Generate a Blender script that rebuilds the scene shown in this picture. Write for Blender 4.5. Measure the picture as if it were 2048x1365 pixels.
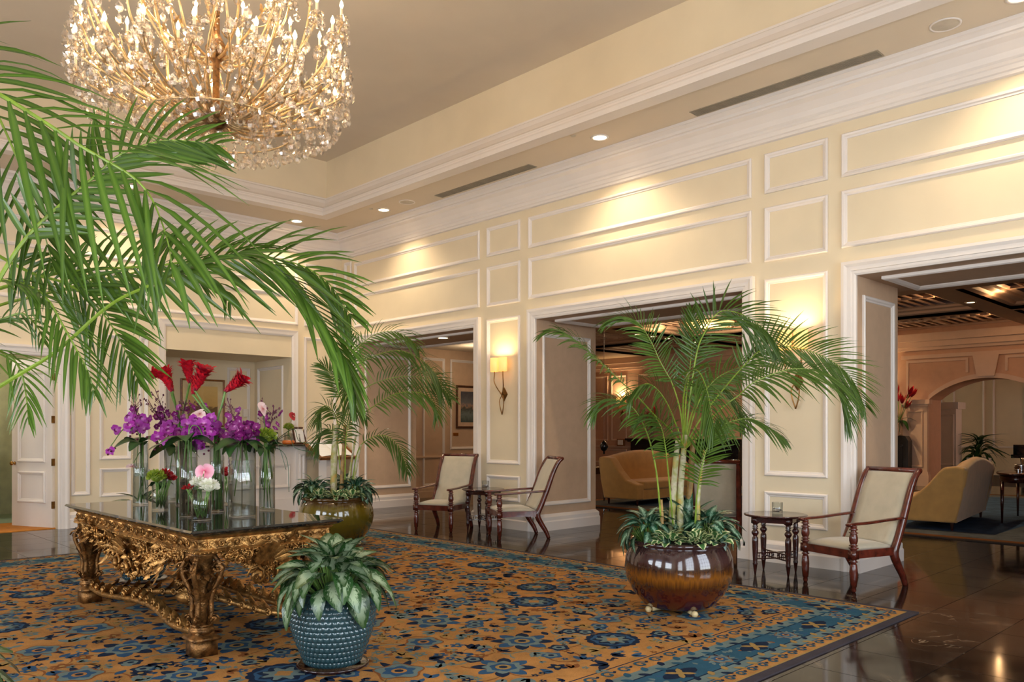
import bpy, math, random
from mathutils import Vector, Matrix
V = Vector
R = random.Random(11)
scene = bpy.context.scene
for o in list(bpy.data.objects):
    bpy.data.objects.remove(o)
COL = scene.collection
PI = math.pi

# ------------------------------------------------------------------ camera, world, exposure
EYE = V((0.0, 0.0, 1.5)); FPX = 1622.0; YAW = math.radians(44.05); HORIZON = 860.0
cam_data = bpy.data.cameras.new('camera'); cam_data.sensor_width = 36.0
cam_data.lens = FPX / 2048 * 36.0
cam_data.shift_y = (HORIZON - 682.5) / 2048.0
cam_data.clip_start = 0.05; cam_data.clip_end = 200
cam = bpy.data.objects.new('camera', cam_data); COL.objects.link(cam)
cam.location = EYE; cam.rotation_euler = (PI / 2, 0, -YAW)
scene.camera = cam
SN, CS = math.sin(YAW), math.cos(YAW)
def P(px, py, d):
    """point seen at pixel (px, py) of the 2048x1365 photograph, d metres along the view axis"""
    t = (px - 1024) / FPX
    return V(((SN + CS * t) * d, (CS - SN * t) * d, 1.5 + (HORIZON - py) / FPX * d))
def PZ(px, py, z):
    return P(px, py, (z - 1.5) * FPX / (HORIZON - py))

world = bpy.data.worlds.new('world'); scene.world = world; world.use_nodes = True
wn = world.node_tree.nodes; wl = world.node_tree.links
bg = wn['Background']; sky = wn.new('ShaderNodeTexSky'); sky.sky_type = 'NISHITA'
sky.sun_elevation = math.radians(52); sky.sun_rotation = math.radians(150); sky.sun_disc = False
wl.new(sky.outputs[0], bg.inputs[0]); bg.inputs[1].default_value = 0.35
scene.view_settings.view_transform = 'Standard'; scene.view_settings.look = 'None'
scene.view_settings.gamma = 1.0; scene.view_settings.use_curve_mapping = False
scene.view_settings.exposure = 0.0
def lamp(name, kind, loc, energy, color, size=0.1, rot=(0, 0, 0), sy=None, spot=None, blend=0.6):
    L = bpy.data.lights.new(name, kind); L.energy = energy; L.color = color
    if kind == 'AREA':
        L.size = size
        if sy: L.shape = 'RECTANGLE'; L.size_y = sy
    else:
        L.shadow_soft_size = size
    if spot: L.spot_size = math.radians(spot); L.spot_blend = blend
    o = bpy.data.objects.new(name, L); COL.objects.link(o); o.location = loc; o.rotation_euler = rot
    return o
DAY = (0.86, 0.93, 1.0); WARM = (1.0, 0.74, 0.42); WARM2 = (1.0, 0.80, 0.55)
# daylight through the tall windows of the left wall and of the wall behind the camera
for y in (1.6, 5.2, 8.8):
    lamp('window_daylight', 'AREA', (-3.75, y, 2.35), 310, DAY, 2.2, (0, -PI / 2, 0), 3.4)
for x in (-1.6, 2.0, 5.6):
    lamp('window_daylight', 'AREA', (x, -1.75, 2.35), 220, DAY, 2.2, (PI / 2, 0, 0), 3.4)

# ------------------------------------------------------------------ mesh helper
def smooth_pts(pts, n):
    """Catmull-Rom through pts, n samples per span"""
    pts = [V(p) for p in pts]; q = [pts[0] * 2 - pts[1]] + pts + [pts[-1] * 2 - pts[-2]]
    out = []
    for i in range(1, len(q) - 2):
        a, b, c, d = q[i - 1], q[i], q[i + 1], q[i + 2]
        for k in range(n):
            t = k / n
            out.append(0.5 * ((2 * b) + (c - a) * t + (2 * a - 5 * b + 4 * c - d) * t * t + (3 * b - a - 3 * c + d) * t ** 3))
    out.append(pts[-1]); return out
def lerp(a, b, t): return a + (b - a) * t
class MB:
    def __init__(s): s.v = []; s.f = []; s.m = []; s.uv = []
    def add(s, vs, fs, mi=0, uv=None):
        o = len(s.v); s.v += [tuple(p) for p in vs]; s.f += [tuple(i + o for i in f) for f in fs]; s.m += [mi] * len(fs)
        s.uv += uv if uv else [(0, 0, 0)] * len(vs)
        return s
    def box(s, x0, y0, z0, x1, y1, z1, mi=0):
        return s.add([(x0, y0, z0), (x1, y0, z0), (x1, y1, z0), (x0, y1, z0), (x0, y0, z1), (x1, y0, z1), (x1, y1, z1), (x0, y1, z1)],
                     [(3, 2, 1, 0), (4, 5, 6, 7), (0, 1, 5, 4), (1, 2, 6, 5), (2, 3, 7, 6), (3, 0, 4, 7)], mi)
    def bbox(s, x0, y0, z0, x1, y1, z1, b=0.01, mi=0):
        """box with chamfered vertical and top edges"""
        r = lambda q, z: [(x0 + q, y0, z), (x1 - q, y0, z), (x1, y0 + q, z), (x1, y1 - q, z), (x1 - q, y1, z), (x0 + q, y1, z), (x0, y1 - q, z), (x0, y0 + q, z)]
        t = [(x0 + b, y0 + b, z1)] * 0
        rings = [r(b, z0), r(b, z1 - b)]
        top = [(min(max(p[0], x0 + b), x1 - b), min(max(p[1], y0 + b), y1 - b), z1) for p in r(b, z1)]
        vs = rings[0] + rings[1] + top
        fs = [tuple(range(7, -1, -1)), tuple(range(16, 24))]
        for k in (0, 8):
            fs += [(k + i, k + (i + 1) % 8, k + 8 + (i + 1) % 8, k + 8 + i) for i in range(8)]
        return s.add(vs, fs, mi)
    def tube(s, pts, r, n=6, mi=0, cap=True, flat=1.0):
        pts = [V(p) for p in pts]; k = len(pts); rr = r if isinstance(r, (list, tuple)) else [r] * k
        t = (pts[1] - pts[0]).normalized(); a = t.orthogonal().normalized() if abs(t.z) > .98 else t.cross(V((0, 0, 1))).normalized()
        vs = []; fs = []; uv = []
        for i, p in enumerate(pts):
            t = (pts[min(i + 1, k - 1)] - pts[max(i - 1, 0)])
            if t.length < 1e-9: t = V((0, 0, 1))
            t.normalize(); a = (a - t * a.dot(t))
            a = a.normalized() if a.length > 1e-6 else t.orthogonal().normalized()
            b = t.cross(a)
            for j in range(n):
                w = 2 * PI * j / n; vs.append(p + (a * math.cos(w) + b * math.sin(w) * flat) * rr[i]); uv.append((j / n, i / (k - 1), 0))
        for i in range(k - 1):
            for j in range(n):
                fs.append((i * n + j, i * n + (j + 1) % n, (i + 1) * n + (j + 1) % n, (i + 1) * n + j))
        if cap: fs += [tuple(range(n - 1, -1, -1)), tuple(range((k - 1) * n, k * n))]
        return s.add(vs, fs, mi, uv)
    def lathe(s, prof, n=16, c=(0, 0, 0), mi=0, M=None, phase=0.0):
        vs = []; fs = []; uv = []; k = len(prof)
        for i, (r, z) in enumerate(prof):
            for j in range(n):
                w = 2 * PI * (j + phase) / n; p = V((r * math.cos(w), r * math.sin(w), z))
                vs.append((M @ p if M else p) + V(c)); uv.append((j / n, i / (k - 1), 0))
        for i in range(k - 1):
            for j in range(n):
                fs.append((i * n + j, i * n + (j + 1) % n, (i + 1) * n + (j + 1) % n, (i + 1) * n + j))
        if prof[0][0] > 1e-6: fs.append(tuple(range(n - 1, -1, -1)))
        if prof[-1][0] > 1e-6: fs.append(tuple(range((k - 1) * n, k * n)))
        return s.add(vs, fs, mi, uv)
    def frame(s, O, U, W, N, w, h, prof, mi=0, sides=4):
        """moulding of profile (inset, height) round a rectangle; sides=3 leaves the bottom open and insets outwards"""
        O, U, W, N = V(O), V(U), V(W), V(N); vs = []; fs = []
        for a, b in prof:
            if sides == 4: cs = [(a, a), (w - a, a), (w - a, h - a), (a, h - a)]
            else: cs = [(-a, 0), (-a, h + a), (w + a, h + a), (w + a, 0)]
            vs += [O + U * x + W * y + N * b for x, y in cs]
        for i in range(len(prof) - 1):
            for j in range(4 if sides == 4 else 3):
                fs.append((i * 4 + j, i * 4 + (j + 1) % 4, i * 4 + 4 + (j + 1) % 4, i * 4 + 4 + j))
        if sides == 3:
            k = len(prof); fs += [tuple(i * 4 for i in range(k)), tuple(i * 4 + 3 for i in range(k - 1, -1, -1))]
        return s.add(vs, fs, mi)
    def poly(s, pts, mi=0):
        return s.add(pts, [tuple(range(len(pts)))], mi)
    def prism(s, pts, d, mi=0):
        """closed outline pushed along vector d"""
        n = len(pts); d = V(d); vs = [V(p) for p in pts]; vs += [p + d for p in vs]
        return s.add(vs, [tuple(range(n - 1, -1, -1)), tuple(range(n, 2 * n))] + [(i, (i + 1) % n, n + (i + 1) % n, n + i) for i in range(n)], mi)
    def blade(s, pts, side, w, n_up, mi=0, fold=0.25, wave=0.0):
        """leaf along pts; side = list of side vectors, w = half widths; three vertices across, folded at the midrib"""
        k = len(pts); vs = []; fs = []; uv = []
        for i in range(k):
            sd = side[i] if isinstance(side, list) else side; nu = n_up[i] if isinstance(n_up, list) else n_up
            for q in (-1, 0, 1):
                vs.append(pts[i] + sd * (w[i] * q) + nu * (abs(q) * w[i] * fold + (wave * w[i] * math.sin(i * 2.2 + q) if q else 0))); uv.append((q, i / (k - 1), 0))
        for i in range(k - 1):
            b = i * 3; fs += [(b, b + 1, b + 4, b + 3), (b + 1, b + 2, b + 5, b + 4)]
        return s.add(vs, fs, mi, uv)
    def mesh(s, name, mats, smooth=False):
        me = bpy.data.meshes.new(name); me.from_pydata(s.v, [], s.f)
        for m in (mats if isinstance(mats, (list, tuple)) else [mats]): me.materials.append(m)
        if any(s.m): me.polygons.foreach_set('material_index', s.m)
        if smooth: me.polygons.foreach_set('use_smooth', [True] * len(s.f))
        if any(u != (0, 0, 0) for u in s.uv[:12]):
            at = me.attributes.new('luv', 'FLOAT_VECTOR', 'POINT'); at.data.foreach_set('vector', [c for u in s.uv for c in u])
        me.update(); return me
    def build(s, name, mats, parent=None, smooth=False, loc=None):
        return obj(name, s.mesh(name, mats, smooth), parent, loc)
def obj(name, me, parent=None, loc=None, rot=None, sc=None):
    o = bpy.data.objects.new(name, me); COL.objects.link(o)
    if parent: o.parent = parent
    if loc is not None: o.location = loc
    if rot is not None: o.rotation_euler = rot
    if sc is not None: o.scale = sc if hasattr(sc, '__len__') else (sc, sc, sc)
    return o
def tag(o, label, cat, group=None):
    o['label'] = label; o['category'] = cat
    if group: o['group'] = group
    return o
def thing(name, label, cat, loc=(0, 0, 0), rz=0, group=None):
    o = bpy.data.objects.new(name, None); COL.objects.link(o); o.empty_display_size = .1
    o.location = loc; o.rotation_euler = (0, 0, rz); return tag(o, label, cat, group)
def struct(o, label=None):
    o['kind'] = 'structure'
    if label: o['label'] = label
    return o
def copy_tree(o, parent=None):
    c = o.copy(); COL.objects.link(c)
    if parent: c.parent = parent
    for ch in o.children: copy_tree(ch, c)
    return c
# ------------------------------------------------------------------ materials
def lin(c):
    return tuple(((x / 255) / 12.92 if x / 255 <= .04045 else ((x / 255 + .055) / 1.055) ** 2.4) for x in c) + (1,)
class NT:
    def __init__(s, name):
        s.mat = bpy.data.materials.new(name); s.mat.use_nodes = True; s.t = s.mat.node_tree; s.b = s.t.nodes['Principled BSDF']
        s.out = s.t.nodes['Material Output']
    def n(s, kind, **kw):
        x = s.t.nodes.new('ShaderNode' + kind)
        for k, v in kw.items():
            if k.startswith('i_'):
                key = k[2:]; x.inputs[int(key) if key.isdigit() else key.replace('_', ' ')].default_value = v
            else: setattr(x, k, v)
        return x
    def l(s, a, b): s.t.links.new(a, b)
    def coord(s, which='Object'):
        return s.n('TexCoord').outputs[which]
    def noise(s, scale=5, detail=4, vec=None, rough=.5, dist=0):
        x = s.n('TexNoise', i_Scale=scale, i_Detail=detail, i_Roughness=rough, i_Distortion=dist)
        s.l(vec if vec else s.coord(), x.inputs['Vector']); return x
    def ramp(s, fac, stops):
        x = s.n('ValToRGB'); cr = x.color_ramp
        while len(cr.elements) < len(stops): cr.elements.new(.5)
        for e, (p, c) in zip(cr.elements, stops): e.position = p; e.color = c
        s.l(fac, x.inputs[0]); return x.outputs[0]
    def mix(s, fac, a, b, mode='MIX'):
        x = s.n('Mix', data_type='RGBA', blend_type=mode)
        for sock, v in ((x.inputs[0], fac), (x.inputs[6], a), (x.inputs[7], b)):
            if hasattr(v, 'links') or isinstance(v, bpy.types.NodeSocket): s.l(v, sock)
            else: sock.default_value = v
        return x.outputs[2]
    def math(s, op, a, b=0.0):
        x = s.n('Math', operation=op)
        for sock, v in zip(x.inputs, (a, b)):
            if isinstance(v, bpy.types.NodeSocket): s.l(v, sock)
            else: sock.default_value = v
        return x.outputs[0]
    def bump(s, h, strength=.2, dist=.01):
        x = s.n('Bump', i_Strength=strength, i_Distance=dist); s.l(h, x.inputs['Height']); s.l(x.outputs[0], s.b.inputs['Normal'])
def M(name, rgb, rough=.5, metal=0, var=.08, scale=6, bump=0, bscale=60, coat=0, spec=.5, rand=0.0, sheen=0):
    """plain surface: base colour broken up by procedural noise, optional fine relief"""
    t = NT(name); c = lin(rgb); b = t.b
    dark = tuple(x * (1 - var * 2) for x in c[:3]) + (1,); lite = tuple(min(1, x * (1 + var)) for x in c[:3]) + (1,)
    col = t.ramp(t.noise(scale, 4).outputs[0], [(.3, dark), (.7, lite)])
    if rand:
        r = t.n('ObjectInfo').outputs['Random']
        hsv = t.n('HueSaturation'); t.l(col, hsv.inputs['Color']); t.l(t.math('ADD', t.math('MULTIPLY', r, rand * 2), 1 - rand), hsv.inputs['Value']); col = hsv.outputs[0]
    t.l(col, b.inputs['Base Color'])
    b.inputs['Roughness'].default_value = rough; b.inputs['Metallic'].default_value = metal; b.inputs['Specular IOR Level'].default_value = spec
    b.inputs['Coat Weight'].default_value = coat; b.inputs['Coat Roughness'].default_value = .05; b.inputs['Sheen Weight'].default_value = sheen
    if bump: t.bump(t.noise(bscale, 3).outputs[0], bump)
    return t.mat
def emit(name, rgb, strength):
    t = NT(name); t.b.inputs['Base Color'].default_value = lin(rgb); t.b.inputs['Emission Color'].default_value = lin(rgb)
    t.b.inputs['Emission Strength'].default_value = strength; return t.mat
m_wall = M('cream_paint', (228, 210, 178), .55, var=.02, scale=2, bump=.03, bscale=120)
m_trim = M('white_trim_paint', (230, 219, 210), .38, var=.015, scale=3)
m_ceil = M('ceiling_paint', (217, 201, 179), .7, var=.02, scale=1.5)
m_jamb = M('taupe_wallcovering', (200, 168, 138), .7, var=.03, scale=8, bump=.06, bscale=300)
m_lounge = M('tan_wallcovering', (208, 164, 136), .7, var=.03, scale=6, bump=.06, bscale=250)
m_loungetrim = M('lounge_woodwork_paint', (218, 184, 160), .5, var=.02)
m_beam = M('lounge_beam_paint', (186, 152, 120), .6, var=.03)
m_dark = M('coffer_backing', (96, 60, 34), .7)
m_mahog = M('mahogany', (92, 36, 24), .22, var=.25, scale=14, coat=.5)
m_mahog2 = M('dark_mahogany', (62, 24, 20), .2, var=.25, scale=14, coat=.5)
m_uph = M('sage_cream_fabric', (182, 171, 148), .85, var=.05, scale=9, bump=.15, bscale=500, sheen=.3)
m_sofa = M('ochre_fabric', (196, 150, 84), .8, var=.06, scale=7, bump=.15, bscale=400, sheen=.3)
m_gold = M('gilded_wood', (176, 128, 70), .36, .75, var=.35, scale=18, bump=.5, bscale=70)
m_golddark = M('aged_gilding', (138, 96, 52), .4, .7, var=.4, scale=22, bump=.5, bscale=80)
m_brass = M('brass', (200, 150, 80), .22, 1, var=.1)
m_bronze = M('antique_bronze', (150, 108, 60), .3, .9, var=.2, scale=20)
m_black = M('black_lacquer', (16, 16, 19), .12, var=.1, coat=.4)
m_marbleblack = M('black_marble', (26, 27, 32), .15, var=.4, scale=9)
m_candle = M('candle_sleeve', (250, 226, 190), .5, var=.02)
m_bulb = emit('lit_bulb', (255, 216, 150), 42)
m_lamp = emit('lit_downlight', (255, 222, 170), 18)
m_lampdim = emit('lit_lounge_downlight', (255, 222, 170), 6)
m_metalgrey = M('grey_metal', (150, 142, 130), .4, .6)
m_grille = M('grille_paint', (150, 138, 118), .5)
m_slot = M('grille_slot', (52, 46, 38), .8)
m_spk = M('speaker_grille', (196, 184, 166), .6)
m_silver = M('silver', (225, 225, 230), .1, 1, var=.05)
m_stem = M('green_stem', (98, 130, 58), .45, var=.15, scale=20)
m_soil = M('potting_soil', (46, 34, 26), .95, var=.3, scale=40, bump=.6)
m_paper = M('paper', (238, 236, 230), .7, var=.02)
m_box = M('cardboard', (150, 104, 62), .8, var=.06, rand=.15)
m_green = M('green_vinyl', (150, 172, 150), .4, var=.04)
m_mat = M('amber_mat', (188, 118, 30), .8, var=.1, scale=12)
m_oak = M('oak_frame', (146, 92, 46), .4, var=.2, scale=18)
m_brownframe = M('brown_frame', (86, 48, 28), .35, var=.2, scale=18)
m_white = M('white_glaze', (226, 224, 222), .25, var=.02)
m_rubber = M('dark_saucer_glaze', (40, 18, 18), .12, var=.2, coat=.5)
m_cream = M('ivory_ceramic', (214, 190, 140), .3)

def glass(name, tint=(255, 255, 255), f0=.045, rough=.0, edge=None):
    t = NT(name); tr = t.n('BsdfTransparent'); gl = t.n('BsdfGlossy'); mx = t.n('MixShader'); lw = t.n('LayerWeight', i_Blend=.5)
    fac = lw.outputs['Facing']; p5 = t.math('POWER', fac, 4.0)
    t.l(t.mix(t.math('POWER', fac, 3.0), lin(tint), lin(edge or tint)), tr.inputs[0]); gl.inputs[0].default_value = (1, 1, 1, 1); gl.inputs['Roughness'].default_value = rough
    t.l(t.math('ADD', t.math('MULTIPLY', p5, .9), f0), mx.inputs[0]); t.l(tr.outputs[0], mx.inputs[1]); t.l(gl.outputs[0], mx.inputs[2]); t.l(mx.outputs[0], t.out.inputs[0])
    return t.mat
m_glass = glass('clear_glass', (248, 250, 250), .07, 0, (206, 216, 218))
m_water = glass('vase_water', (244, 248, 248), .03, 0, (216, 226, 226))
m_pane = glass('picture_glass', (250, 250, 250), .04)
t = NT('lead_crystal'); g = t.n('BsdfGlass', i_IOR=1.55, i_Roughness=.03); g.inputs[0].default_value = lin((255, 250, 246))
tr = t.n('BsdfTransparent'); mx = t.n('MixShader', i_0=.5); t.l(g.outputs[0], mx.inputs[1]); t.l(tr.outputs[0], mx.inputs[2]); t.l(mx.outputs[0], t.out.inputs[0]); m_crystal = t.mat

# polished dark marble: brown-black clouds, thin pale veins, tone differs from tile to tile
t = NT('polished_dark_marble'); co = t.coord('Generated'); ob = t.n('ObjectInfo'); geo = t.n('NewGeometry').outputs['Position']
off = t.n('VectorMath', operation='ADD'); sc_ = t.n('VectorMath', operation='SCALE'); t.l(ob.outputs['Location'], sc_.inputs[0]); sc_.inputs['Scale'].default_value = 3.7
t.l(geo, off.inputs[0]); t.l(sc_.outputs[0], off.inputs[1]); vec = off.outputs[0]
base = t.ramp(t.noise(2.2, 6, vec, .6, 1.2).outputs[0], [(.3, lin((18, 14, 12))), (.55, lin((34, 27, 22))), (.8, lin((58, 45, 36)))])
vn = t.noise(1.6, 8, vec, .6, 2.2).outputs[0]
vein = t.math('SUBTRACT', 1.0, t.math('MINIMUM', t.math('MULTIPLY', t.math('ABSOLUTE', t.math('SUBTRACT', vn, .5)), 95.0), 1.0))
mask = t.ramp(t.noise(1.1, 3, vec).outputs[0], [(.48, (0, 0, 0, 1)), (.62, (1, 1, 1, 1))])
vm = t.math('MULTIPLY', vein, mask)
colr = t.mix(t.math('MULTIPLY', vm, .5), base, lin((176, 150, 118)))
hsv = t.n('HueSaturation'); t.l(colr, hsv.inputs['Color']); t.l(t.math('ADD', t.math('MULTIPLY', ob.outputs['Random'], .5), .75), hsv.inputs['Value'])
t.l(hsv.outputs[0], t.b.inputs['Base Color']); t.b.inputs['Roughness'].default_value = .06; t.b.inputs['Specular IOR Level'].default_value = .28
t.l(t.ramp(t.noise(3, 3, geo).outputs[0], [(.3, (.05, .05, .05, 1)), (.8, (.13, .13, .13, 1))]), t.b.inputs['Roughness'])
m_floor = t.mat
m_grout = M('floor_joint', (30, 24, 20), .5)
# table top stone
t = NT('green_black_stone'); c = t.ramp(t.noise(40, 6).outputs[0], [(.35, lin((20, 21, 20))), (.6, lin((40, 40, 37))), (.75, lin((74, 72, 64)))])
t.l(c, t.b.inputs['Base Color']); t.b.inputs['Roughness'].default_value = .03; t.b.inputs['Specular IOR Level'].default_value = .75; m_stone = t.mat

# leaves: 'luv' = across (-1..1), along (0..1)
def leaf_mat(name, edge, mid, tip=None, streak=.55, width=.6, rough=.35, trans=.2, rand=.25, soft=.25, scale=(9, 2.2)):
    t = NT(name); at = t.n('Attribute', attribute_name='luv'); sp = t.n('SeparateXYZ'); t.l(at.outputs['Vector'], sp.inputs[0])
    ax = t.math('ABSOLUTE', sp.outputs[0]); ob = t.n('ObjectInfo').outputs['Random']
    cb = t.n('CombineXYZ'); t.l(t.math('SUBTRACT', t.math('MULTIPLY', sp.outputs[1], scale[0]), t.math('MULTIPLY', ax, 2.6)), cb.inputs[0])
    t.l(t.math('MULTIPLY', sp.outputs[0], scale[1]), cb.inputs[1]); t.l(t.math('MULTIPLY', ob, 40), cb.inputs[2])
    nz = t.noise(1.6, 4, cb.outputs[0], .6).outputs[0]
    v = t.math('ADD', ax, t.math('MULTIPLY', t.math('SUBTRACT', nz, .5), streak * 3))
    col = t.ramp(v, [(max(0, width - soft), lin(mid)), (min(1, width + soft), lin(edge))])
    if tip: col = t.mix(t.ramp(sp.outputs[1], [(.72, (0, 0, 0, 1)), (1, (1, 1, 1, 1))]), col, lin(tip))
    hsv = t.n('HueSaturation'); t.l(col, hsv.inputs['Color']); t.l(t.math('ADD', t.math('MULTIPLY', ob, rand * 2), 1 - rand), hsv.inputs['Value'])
    col = hsv.outputs[0]; t.l(col, t.b.inputs['Base Color']); t.b.inputs['Roughness'].default_value = rough
    if trans:
        tl = t.n('BsdfTranslucent'); t.l(col, tl.inputs[0]); mx = t.n('MixShader', i_0=trans); t.l(t.b.outputs[0], mx.inputs[1]); t.l(tl.outputs[0], mx.inputs[2]); t.l(mx.outputs[0], t.out.inputs[0])
    return t.mat
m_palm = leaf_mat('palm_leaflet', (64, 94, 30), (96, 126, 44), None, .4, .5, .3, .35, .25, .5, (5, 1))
m_palm2 = leaf_mat('deep_palm_leaflet', (62, 90, 30), (90, 116, 42), None, .4, .5, .33, .35, .2, .5, (5, 1))  # slightly deeper leaflet green for the middle and back palms
m_rachis = M('palm_rachis', (126, 150, 46), .4, var=.15, scale=20)
m_rachis2 = M('yellow_palm_rachis', (170, 152, 62), .4, var=.15, scale=20)
m_agl = leaf_mat('silver_aglaonema_leaf', (40, 72, 34), (150, 168, 134), (50, 82, 40), .7, .48, .25, .12, .22, .16)
m_agl2 = leaf_mat('dark_aglaonema_leaf', (28, 68, 44), (126, 158, 132), None, .8, .3, .3, .12, .25, .2, (14, 2))
m_pep = leaf_mat('cream_edged_leaf', (220, 224, 170), (62, 104, 54), None, .35, .62, .3, .15, .15, .12)
m_darkleaf = leaf_mat('dark_green_leaf', (34, 66, 30), (50, 88, 38), None, .3, .5, .3, .15, .3, .4)
def petal_mat(name, outer, inner, rough=.5, trans=.25, p0=.1, p1=.6, rand=.12):
    t = NT(name); at = t.n('Attribute', attribute_name='luv'); sp = t.n('SeparateXYZ'); t.l(at.outputs['Vector'], sp.inputs[0]); ob = t.n('ObjectInfo').outputs['Random']
    col = t.ramp(t.math('ADD', sp.outputs[1], t.math('MULTIPLY', t.math('SUBTRACT', t.noise(60, 3).outputs[0], .5), .3)), [(p0, lin(inner)), (p1, lin(outer))])
    hsv = t.n('HueSaturation'); t.l(col, hsv.inputs['Color']); t.l(t.math('ADD', t.math('MULTIPLY', ob, rand * 2), 1 - rand), hsv.inputs['Value']); col = hsv.outputs[0]
    t.l(col, t.b.inputs['Base Color']); t.b.inputs['Roughness'].default_value = rough
    tl = t.n('BsdfTranslucent'); t.l(col, tl.inputs[0]); mx = t.n('MixShader', i_0=trans); t.l(t.b.outputs[0], mx.inputs[1]); t.l(tl.outputs[0], mx.inputs[2]); t.l(mx.outputs[0], t.out.inputs[0])
    return t.mat
m_orchid = petal_mat('magenta_orchid_petal', (158, 32, 150), (196, 100, 186), p0=.0, p1=.45)
m_orchidlip = petal_mat('orchid_lip', (130, 20, 110), (214, 150, 200))
m_dendro = petal_mat('purple_orchid_petal', (128, 18, 108), (160, 60, 140), p0=.0, p1=.5)
m_bud = petal_mat('orchid_bud', (110, 40, 72), (96, 84, 60))
m_ginger = petal_mat('red_ginger_bract', (206, 18, 34), (150, 34, 60), p0=.1, p1=.8, rand=.35)
m_pink = petal_mat('pink_spathe', (240, 180, 198), (226, 96, 130), p0=.1, p1=.8)
m_palepink = petal_mat('pale_pink_spathe', (238, 206, 202), (206, 130, 130))
m_redspathe = petal_mat('red_spathe', (200, 60, 70), (150, 40, 50))
m_white_fl = petal_mat('white_petal', (240, 238, 226), (214, 218, 180))
m_rose = petal_mat('red_rose_petal', (170, 22, 28), (110, 10, 16))
m_mum = petal_mat('green_mum_petal', (150, 168, 50), (98, 126, 34))
# ------------------------------------------------------------------ room shell
WX, BY = 8.53, 13.55            # right wall plane, back wall plane
LX, FY = -3.6, -1.6             # left wall and wall behind the camera
SOFF, TRAY = 5.2, 6.2
TX0, TX1, TY0, TY1 = -1.75, 7.55, .55, 12.48
NX, NY, NZ = V((-1, 0, 0)), V((0, -1, 0)), V((0, 0, 1))
PANEL = [(0, 0), (0, .018), (.012, .03), (.03, .026), (.042, .012), (.056, .008), (.06, 0)]
CASING = [(0, 0), (0, .03), (.02, .04), (.045, .04), (.05, .05), (.09, .052), (.12, .065), (.15, .06), (.15, 0)]
BASE = [(-.05, 0), (-.05, .13), (-.04, .15), (-.04, .2), (-.025, .22), (0, .245)]
floor = struct(MB().box(LX - .3, FY - .3, -.12, 31, 21, -.008).build('floor', m_grout))
# floor tiles: real slabs with open joints
tile_me = MB().bbox(-.2985, -.2985, -.02, .2985, .2985, 0, .0015).mesh('tile', m_floor)
spots = []
for ix in range(-6, 40):
    for iy in range(-3, 36):
        x, y = .3 + ix * .6 + .13, .3 + iy * .6
        if -1.3 < x < 6.4 and 2.9 < y < 10.2: continue
        if x < LX or y < FY or x > 30: continue
        d = SN * x + CS * y
        if d < .6: continue
        t = (CS * x - SN * y) / d
        if abs(t) > .72 or d < 2.8: continue
        if x < 9.9 and y > BY - .2 and not 1.5 < x < 3.7: continue
        if y > 20 or (x < 9.6 and y > 14.6): continue
        spots.append((d, x, y))
spots.sort()
for d, x, y in spots[:300]:
    obj('tile', tile_me, floor, (x, y, 0), (0, 0, R.choice((0, PI / 2, PI, PI * 1.5))))
rest = MB()
for d, x, y in spots[300:]:
    rest.box(x - .2985, y - .2985, -.02, x + .2985, y + .2985, 0)
o = rest.build('tile_field', m_floor, floor); o['kind'] = 'stuff'

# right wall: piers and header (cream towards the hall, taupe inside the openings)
OPEN = [(9.67, 12.95), (4.93, 8.30), (.23, 3.60)]; OTOP = 3.12
PIER = [(12.95, 13.75, 9.87), (8.30, 9.67, 9.87), (3.60, 4.93, 9.62), (FY, .23, 9.62)]
w = MB()
def wallbox(mb, x0, y0, z0, x1, y1, z1):
    mb.add([(x0, y0, z0), (x0, y1, z0), (x0, y1, z1), (x0, y0, z1)], [(0, 3, 2, 1)], 0)
    mb.add([(x0, y0, z0), (x1, y0, z0), (x1, y1, z0), (x0, y1, z0), (x0, y0, z1), (x1, y0, z1), (x1, y1, z1), (x0, y1, z1)],
           [(3, 2, 1, 0), (4, 5, 6, 7), (0, 1, 5, 4), (1, 2, 6, 5), (2, 3, 7, 6)], 1)
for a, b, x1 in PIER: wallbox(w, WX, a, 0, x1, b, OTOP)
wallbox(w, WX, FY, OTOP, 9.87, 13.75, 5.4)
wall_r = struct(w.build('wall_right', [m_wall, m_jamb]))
def panel(parent, O, U, h, N, wd, mat=m_trim, prof=PANEL, W=NZ):
    return MB().frame(O, U, W, N, wd, h, prof).build('panel_moulding', mat, parent)
def rpanel(ya, yb, z0, z1):      # on the right wall, ya > yb
    panel(wall_r, (WX, ya, z0), NY, z1 - z0, NX, ya - yb)
for ya, yb in ((13.09, 9.545), (8.456, 4.822), (3.765, .12)):
    rpanel(ya, yb, 4.185, 4.645); rpanel(ya, yb, 3.43, 4.04)
for ya, yb in ((9.37, 8.635), (4.655, 3.915)):
    rpanel(ya, yb, 4.195, 4.65); rpanel(ya, yb, 3.415, 4.035); rpanel(ya, yb, .975, 3.215); rpanel(ya, yb, .41, .8)
rpanel(13.43, 13.2, 3.43, 4.7)
for i, (a, b) in enumerate(OPEN):
    struct(MB().frame((WX, b, 0), NY, NZ, NX, b - a, OTOP, CASING, sides=3).build('trim_%d' % (i + 1), m_trim))
    # soffit frame
    panel(wall_r, (WX + .22, a + .16, OTOP), V((1, 0, 0)), b - a - .32, -NZ, .98, prof=[(0, 0), (0, .03), (.02, .04), (.05, .03), (.07, .012), (.07, 0)], W=V((0, 1, 0)))
for (a, b, x1) in PIER:
    for y, N, U, ox in ((a, NY, V((1, 0, 0)), WX), (b, -NY, V((1, 0, 0)), WX)):
        if y in (13.75, FY): continue
        panel(wall_r, (ox + .12, y, .37), U, 2.56, N, x1 - WX - .26)
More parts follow.
